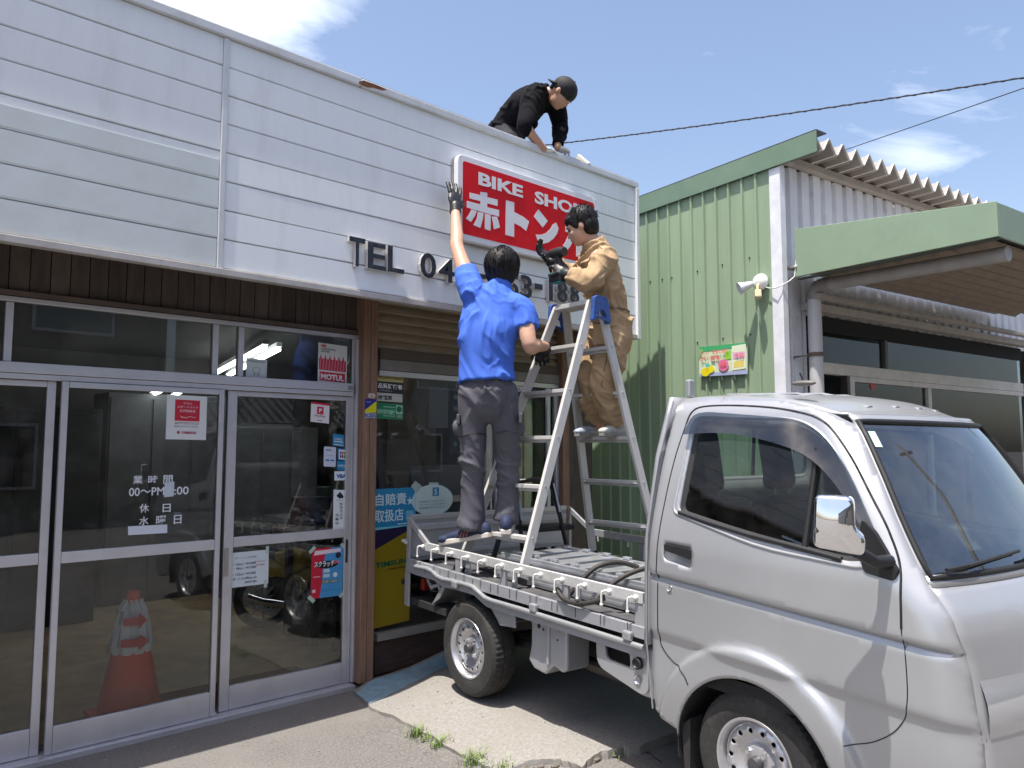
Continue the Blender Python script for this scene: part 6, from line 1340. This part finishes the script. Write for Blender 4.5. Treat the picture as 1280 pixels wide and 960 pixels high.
mb.prism([(hw * math.cos(a * math.pi / 20), hz * math.sin(a * math.pi / 20)) for a in range(40)], (rb.x, 4.5035, rb.z), (1, 0, 0), (0, 0, 1), (0, -.001, 0)); rc = tag(mb.build('round_card', pc), 'oval white card with a blue 5 square in the window behind the tailgate', 'card')
MB().add([(rb.x + a * hw, 4.5015, rb.z + b * hz) for a, b in ((-.02, .25), (.30, .25), (.30, .80), (-.02, .80))], [(0, 1, 2, 3)]).build('print_area', flat('blue5', (52, 136, 186)), rc)
text('5', (rb.x + .06 * hw, 4.501, rb.z + .33 * hz), (1, 0, 0), (0, 0, 1), .38 * hz, flat('w5', (220, 232, 238)), rc, 'print_text', bold=.02)
for i, s in enumerate(('自賠責保険のステッカーは貼ってますか', 'ナンバープレートに貼ってある年号で', '保険期間が切れていませんか')): text(s, (rb.x - .65 * hw, 4.5015, rb.z - (.12 + i * .2) * hz), (1, 0, 0), (0, 0, 1), .10 * hz, flat('tx', (90, 100, 108)), rc, 'print_text', width=1.25 * hw)
poster('tape_square', 'pale paper square holding the top of the oval card', 'tape', (536, 603), (548, 603), (536, 609), 4.504, (180, 192, 190), [])
poster('tape_square', 'tilted pale paper square between the blue sign and the oval card', 'tape', (512, 611), (519, 601), (521, 618), 4.5045, (176, 188, 188), [])
poster('tyre_poster', 'yellow TIMSUN tyre poster with dark blue top low in the window', 'poster', (469, 663), (513, 657), (467, 786), 4.503, (142, 124, 22),
       [('p', [(0, .80), (1, .96), (1, 1), (0, 1)], (38, 26, 66)), ('t', 'TIMSUN', .02, .61, .055, .88, (14, 92, 66), .04), ('t', 'street motion', .38, .565, .028, .52, (56, 48, 20), .01)])
# poster on the green wall
def gwp(px, py, off=-.03): return PL(px, py, e1, GT @ V((off, 0, 0)))
O_, A_, B_ = gwp(874, 471), gwp(874, 434), gwp(934, 428); W_ = A_ - O_; U_ = B_ - A_; nrm = -e1
def gq(u, v, k): return O_ + U_ * u + W_ * v + nrm * (.0015 * k)
brd = MB().add([gq(*p, 0) for p in ((0, 0), (1, 0), (1, 1), (0, 1))] + [gq(*p, -5) for p in ((0, 0), (1, 0), (1, 1), (0, 1))], [(0, 1, 2, 3), (7, 6, 5, 4), (0, 4, 5, 1), (1, 5, 6, 2), (2, 6, 7, 3), (3, 7, 4, 0)]).build('wall_banner', flat('banner_base', (210, 224, 190)))
tag(brd, 'small green and pink promotion banner on the green ribbed wall', 'banner')
for k, (pts, c) in enumerate((([(0, .82), (1, .86), (1, 1), (0, 1)], (70, 168, 110)), ([(0, .0), (1, .0), (1, .13), (0, .10)], (168, 176, 210)), ([(.0, .55), (.10, .9), (.02, .95), (0, .9)], (110, 190, 110)), ([(.54, .50), (.68, .52), (.68, .80), (.56, .78)], (150, 206, 70)), ([(.70, .14), (.98, .18), (.98, .96), (.70, .93)], (226, 232, 205)), ([(.74, .22), (.94, .24), (.94, .44), (.74, .42)], (228, 206, 110)), ([(.72, .50), (.96, .52), (.96, .72), (.72, .72)], (222, 176, 204)))):
    MB().add([gq(*p, 1 + .3 * k) for p in pts], [tuple(range(len(pts)))]).build('print_area', flat('bn%d' % k, c), brd)
for cx, cy, rx, ry, c in ((.53, .33, .105, .20, (226, 116, 160)), (.15, .14, .10, .14, (232, 212, 30)), (.25, .22, .09, .12, (236, 220, 40)), (.20, .36, .05, .06, (90, 190, 180))):
    MB().add([gq(cx + rx * math.cos(a * math.pi / 10), cy + ry * math.sin(a * math.pi / 10), 5) for a in range(20)], [tuple(range(20))]).build('print_area', flat('bc%d%d' % (c[0], c[2]), c), brd)
for s, u, v, h, wd in (('楽しい', .03, .70, .15, .20), ('かい', .05, .50, .17, .16), ('をまとめて', .30, .72, .14, .34), ('買物', .26, .50, .17, .20), ('お得', .47, .26, .16, .12), ('今日', .76, .54, .14, .18)): text(s, gq(u, v, 7), U_, W_, h * W_.length, flat('banner_text', (222, 110, 110)), brd, 'print_text', bold=.03, width=wd * U_.length)
for u in (.22, .48, .74): MB().bar(gq(u, -.02, -2), gq(u + .005, -.16, -4), .018, .012).build('banner_tie', mat('tie_dark', (.10, .14, .10), .7), brd)

# ================================================================ INSIDE THE SHOP
cone = thing('traffic_cone', 'red traffic cone wrapped with a white arrow notice just inside the left door', 'traffic cone', (1.47, 4.80, .03))
CR = mat('cone_red', (.86, .09, .045), .5, var=.08); c0 = V((1.47, 4.81, .028))
MB().lathe([(.020, .70), (.030, .70), (.034, .69), (.17, .04), (.172, .03)], c0, (0, 0, 1), 32).build('cone_body', CR, cone, smooth=40)
MB().box(c0.x - .19, c0.x + .19, c0.y - .19, c0.y + .19, c0.z, c0.z + .03).build('cone_base', CR, cone, bevel=.01)
mb = MB(); nt_ = mb.lathe([(.108, .36), (.112, .40), (.086, .52), (.072, .60), (.045, .655)], c0, (0, 0, 1), 28, lambda k, j_: .012 * math.sin(k * 2.1 + j_ * 1.7)); ntc = mb.build('cone_notice', flat('notice_white', (222, 222, 226)), cone, smooth=40)
for zz in (.43, .545):
    rr_ = .205 - (zz) * .17
    MB().add([c0 + V((rr_ * math.cos(a) * 1.0, rr_ * math.sin(a), zz + dz)) for a, dz in ((-2.3, -.022), (-1.6, -.022), (-1.55, -.045), (-1.1, .0), (-1.55, .045), (-1.6, .022), (-2.3, .022))], [tuple(range(7))]).build('print_arrow', flat('arrow_red', (205, 60, 58)), ntc)
tag(B('door_mat', mat('mat_maroon', (.13, .035, .045), .9, var=.25, scale=30, bump=.08), None, 1.69, 2.62, 4.62, 5.05, .026, .040), 'maroon door mat on the shop floor behind the sliding doors', 'door mat')
# yellow motorcycle
moto = thing('motorcycle', 'yellow and black motorcycle parked inside behind the door glass', 'motorcycle', PD(365, 780, 6.6))
YEL = mat('moto_yellow', (.72, .50, .02), .3, coat=.5, var=.04); d_ = 6.6
def mw(px, py, r_, nm):
    c = PD(px, py, d_); ax = (fh * .9 - R_ * .25).normalized()
    t = MB(); t.lathe([(r_ - .07, -.03), (r_ - .02, -.048), (r_, 0), (r_ - .02, .048), (r_ - .07, .03)], c, ax, 40); t = t.build('wheel', RUBBER, moto, smooth=40); t['label'] = nm
    MB().lathe([(r_ - .075, -.03), (r_ - .068, 0), (r_ - .075, .03)], c, ax, 40).build('rim', mat('moto_rim', (.06, .06, .06), .4, .5), t); s = MB(); a = V((0, 0, 1)); b = ax.cross(a).normalized()
    for k in range(10): an = k * math.pi / 5; s.bar(c, c + (a * math.cos(an) + b * math.sin(an)) * (r_ - .07), .012, .006, ax)
    s.build('spokes', ALU, t); MB().lathe([(.10, -.02), (.10, .02)], c, ax, 24).build('brake_disc', ALU, t)
mw(330, 748, .25, 'rear wheel'); mw(407, 752, .25, 'front wheel')
def mp(name, pts, m, thk=.16, dz=0): MB().prism([(p[0], p[1]) for p in [((PD(a, b, d_) - PD(330, 748, d_)).dot(cr), (PD(a, b, d_) - PD(330, 748, d_)).dot(cu)) for a, b in pts]], PD(330, 748, d_) - fh * (thk / 2 + dz), cr, cu, fh * thk).build(name, m, moto, bevel=.02, seg=3)
mp('side_cowl', [(320, 696), (346, 698), (375, 716), (388, 706), (394, 714), (385, 735), (378, 745), (370, 730), (342, 720), (325, 708)], YEL, .20)
mp('fuel_tank', [(346, 690), (362, 684), (380, 690), (388, 704), (374, 714), (350, 700)], YEL, .22)
mp('seat', [(312, 686), (345, 688), (350, 697), (318, 695)], DARK, .20); mp('engine', [(345, 718), (378, 722), (380, 755), (348, 752)], mat('engine_grey', (.12, .12, .125), .45, .6), .26)
mp('front_fender', [(392, 726), (408, 718), (424, 730), (418, 736), (404, 726)], YEL, .10); mp('headlight_cowl', [(388, 690), (404, 692), (408, 706), (394, 712)], YEL, .18)
MB().tube([PD(388, 692, d_), PD(407, 752, d_)], .022, 8).build('fork', ALU, moto); MB().tube([PD(382, 682, 6.35), PD(390, 685, d_), PD(394, 684, 6.9)], .013, 8).build('handlebar', DARK, moto); MB().tube([PD(360, 756, 6.45), PD(330, 752, 6.45), PD(310, 746, 6.45)], .035, 10).build('exhaust', CHROME, moto, smooth=50); MB().tube([PD(374, 738, 6.5), PD(368, 762, 6.5), PD(364, 775, 6.4)], .012, 8).build('side_stand', YEL, moto)
# tool rack, counter, cabinets, boxes
CLUT = [mat('clutter_%d' % i, c, .6, var=.2) for i, c in enumerate(((.03, .03, .035), (.10, .10, .11), (.22, .23, .24), (.20, .03, .03), (.04, .10, .06), (.03, .06, .16), (.35, .33, .28), (.12, .07, .045)))]
rndc = random.Random(4)
bench = thing('workbench', 'long dark workbench with a row of sockets behind the right door', 'workbench', (4.0, 6.6, .03))
B('bench_top', CLUT[1], bench, 3.3, 4.9, 6.4, 7.1, .86, .91, .004)
for xx in (3.34, 4.8): B('leg', CLUT[0], bench, xx, xx + .06, 6.45, 6.51, .026, .859); B('leg', CLUT[0], bench, xx, xx + .06, 6.95, 7.01, .026, .859)
B('drawer_box', CLUT[1], bench, 3.5, 4.6, 6.46, 7.0, .45, .858)
for k in range(11): MB().lathe([(.035, 0), (.035, .07), (.025, .08), (0, .08)], (3.4 + k * .13, 6.5, .911), (0, 0, 1), 12).build('socket', ALU if k % 2 else CLUT[2], bench)
cabs = [(1.0, 7.6, 1.0, .5, 1.9, 0), (2.2, 8.2, 1.2, .5, 2.1, 1), (3.6, 8.6, 1.1, .5, 1.8, 2), (-.6, 7.4, 1.2, .6, 1.4, 1)]
names = ['black cabinet deep in the shop behind the left door', 'tall grey cabinet against the back wall of the shop', 'pale grey cabinet at the right of the back wall', 'low grey cabinet behind the leftmost door pane']
for (x_, y_, w1, d1_, h1, m1), lb in zip(cabs, names):
    c = thing('cabinet', lb, 'cabinet', (x_, y_, .03)); B('carcass', CLUT[m1], c, x_, x_ + w1, y_, y_ + d1_, .026, h1, .01)
    for k in range(3): B('door_panel', CLUT[m1], c, x_ + .02 + k * w1 / 3, x_ + (k + 1) * w1 / 3 - .01, y_ - .02, y_ - .001, .08, h1 - .05, .005)
bxn = 0
descr = ['shiny black helmet box', 'grey parts box', 'light grey carton', 'red parts tin', 'dark green carton', 'navy carton', 'beige carton', 'brown carton']
for (ax0, ax1, ay0, ay1, z0, nn) in ((3.05, 4.6, 4.75, 5.3, .55, 16), (3.0, 4.5, 5.5, 6.0, .9, 12)):
    sh_ = thing('display_table', 'low display table full of boxes right behind the shop window' if z0 < .6 else 'higher display shelf of cartons further inside the window', 'table', (ax0, ay0, .03)); B('table_top', CLUT[7], sh_, ax0 - .1, ax1 + .1, ay0 - .05, ay1 + .05, z0 - .04, z0)
    for xx in (ax0, ax1): B('leg', CLUT[0], sh_, xx, xx + .05, ay0, ay0 + .05, .026, z0 - .041); B('leg', CLUT[0], sh_, xx, xx + .05, ay1 - .05, ay1, .026, z0 - .041)
    for k in range(nn):
        xx = ax0 + (ax1 - ax0 - .1) * (k % (nn // 2)) / (nn // 2); yy = ay0 + (0 if k < nn // 2 else (ay1 - ay0) / 2); ww = rndc.uniform(.10, .17); hh = rndc.uniform(.12, .34); mi = rndc.randrange(8)
        o = B('parts_box', CLUT[mi], None, xx, xx + ww, yy, yy + .18, z0 + .001, z0 + hh, .006); tag(o, '%s, %s from the post, %s row of the %s' % (descr[mi], ['first', 'second', 'third', 'fourth', 'fifth', 'sixth', 'seventh', 'eighth'][k % (nn // 2)], 'front' if k < nn // 2 else 'rear', 'low window table' if z0 < .6 else 'raised carton shelf'), 'box', 'boxes displayed behind the shop window')
o = B('red_panel', mat('display_red', (.26, .035, .030), .5, dirt=(.4, .36, .33), dirt_amt=.6, dirt_scale=8, dirt_pos=.58), None, 4.05, 4.50, 4.62, 4.64, .75, 1.92); tag(o, 'tall worn red display panel behind the window at the right end', 'panel')
o = B('grey_panel', mat('display_grey', (.23, .235, .245), .4, .2), None, 3.35, 3.95, 4.72, 4.74, 1.02, 1.42); tag(o, 'slanted grey sheet panel standing in the middle of the shop window', 'panel')
o = B('blue_banner', mat('banner_blue', (.035, .07, .17), .6), None, 3.62, 3.72, 4.60, 4.605, 1.50, 2.02); tag(o, 'narrow navy banner hanging in the window behind the blue shirt', 'banner')
for i in range(5): MB().lathe([(0, 0), (.02, 0)], (3.67, 4.598, 1.58 + i * .09), (0, 1, 0), 10).build('banner_dot', flat('dot', (160, 180, 205)), o)
o = B('white_notice', flat('notice_in', (170, 172, 176)), None, 3.42, 3.60, 4.60, 4.604, 1.70, 2.0); tag(o, 'white notice sheet hanging in the window left of the navy banner', 'notice')
for i, (xx, zz, w1, m1) in enumerate(((2.98, 1.35, .22, 0), (3.22, 1.40, .20, 1), (3.98, 1.45, .20, 0), (3.10, 1.30, .20, 3))):
    mb = MB(); limb(mb, [((xx, 4.95 + i * .08, zz - .30), (w1 * .55, .07)), ((xx, 4.95 + i * .08, zz), (w1 * .5, .09)), ((xx, 4.95 + i * .08, zz + .38), (w1 * .55, .08)), ((xx, 4.95 + i * .08, zz + .46), (.05, .04))], ref=(1, 0, 0))
    o = mb.build('hanging_jacket', CLUT[m1], None, smooth=80); tag(o, ['black riding jacket hanging just right of the wooden post', 'grey riding jacket hanging second from the wooden post', 'black riding jacket hanging behind the window mullion', 'dark red riding jacket hanging behind the black one'][i], 'jacket', 'riding jackets hanging in the window')
    MB().tube([(xx, 4.95 + i * .08, zz + .5), (xx, 4.95 + i * .08, 2.598)], .004, 6).build('hanger', ALU, o)

# ================================================================ ACROSS THE STREET (seen in the glass and chrome)
def house(label, x0, x1, y0, y1, h, wall, roofc, ridge, windows, laps=0):
    hs = thing('house', label, 'house', ((x0 + x1) / 2, y0, 0))
    B('wall', wall, hs, x0, x1, y1, y0, -.05, h)
    if laps:
        z = .3
        while z < h: MB().box(x0 + .01, x1 - .01, y0 + .001, y0 + .016, z, z + laps - .015).build('lap_board', wall, hs); z += laps
    yc = (y0 + y1) / 2
    MB().add([(x0 - .4, y0 + .5, h - .1), (x1 + .4, y0 + .5, h - .1), (x1 + .4, yc, ridge), (x0 - .4, yc, ridge), (x0 - .4, y1 - .5, h - .1), (x1 + .4, y1 - .5, h - .1)], [(0, 1, 2, 3), (3, 2, 5, 4)]).build('roof', roofc, hs, solid=.12)
    for a, b, c, d in windows:
        wf = B('window', ALU_F, hs, a, b, y0 + .018, y0 + .07, c, d, .01); B('pane', glass('house_glass', (.08, .09, .1), .15), wf, a + .06, b - .06, y0 + .071, y0 + .076, c + .06, d - .06)
    return hs
BEIGE = mat('house_beige', (.25, .23, .18), .8, var=.08); GRL = mat('house_lap', (.22, .205, .19), .7, var=.06); TILE = mat('roof_tile', (.06, .06, .07), .5, var=.35, scale=20); CRM = mat('house_cream', (.26, .25, .225), .8)
house('beige two-storey house across the street reflected in the left doors', -7, 5.4, -7.2, -13, 5.9, BEIGE, TILE, 7.4, [(-4, -2.4, 3.6, 4.8), (0, 1.6, 3.6, 4.8), (3.0, 4.4, 3.7, 4.7), (1.5, 3.2, .8, 2.0)])
house('low house with a dark tiled roof across the street reflected in the door glass', 6.0, 10.8, -6.4, -9.5, 1.95, CRM, TILE, 3.0, [(7, 8.3, .8, 1.6)])
hs = bpy.data.objects['house.001'] if 'house.001' in bpy.data.objects else None
for r in range(9):          # rows of pantiles on the low roof
    t0 = r / 9; yy = -5.9 - 2.05 * t0; zz = 1.93 + 1.09 * t0; mb = MB()
    for k in range(26): mb.lathe([(.085, 0), (.085, .26)], (5.75 + k * .205, yy, zz - .01), (0, -.88, .47), 8)
    o = mb.build('tile_row', TILE, hs, smooth=50); o['kind'] = 'stuff'
house('grey lap-sided house across the street reflected in the transom', 8.6, 19, -10.5, -16, 6.4, GRL, TILE, 8.0, [(10.0, 11.8, 3.4, 4.7), (14, 15.6, 3.4, 4.7), (13, 15, .8, 2.0)], .21)
house('cream house far along the street behind the photographer', -20, -9, -8, -15, 5.6, CRM, TILE, 7.2, [(-17, -15, 3.3, 4.6), (-13, -11, 3.3, 4.6)])
pole = thing('utility_pole', 'grey concrete utility pole across the street', 'pole', (12.3, -5.2, 0)); MB().tube([(12.3, -5.2, 0), (12.3, -5.2, 9)], [.17, .10], 12).build('pole_shaft', mat('pole_concrete', (.33, .32, .31), .8), pole, smooth=60); MB().box(11.6, 13.0, -5.25, -5.17, 8.2, 8.3).build('cross_arm', DKMETAL, pole)
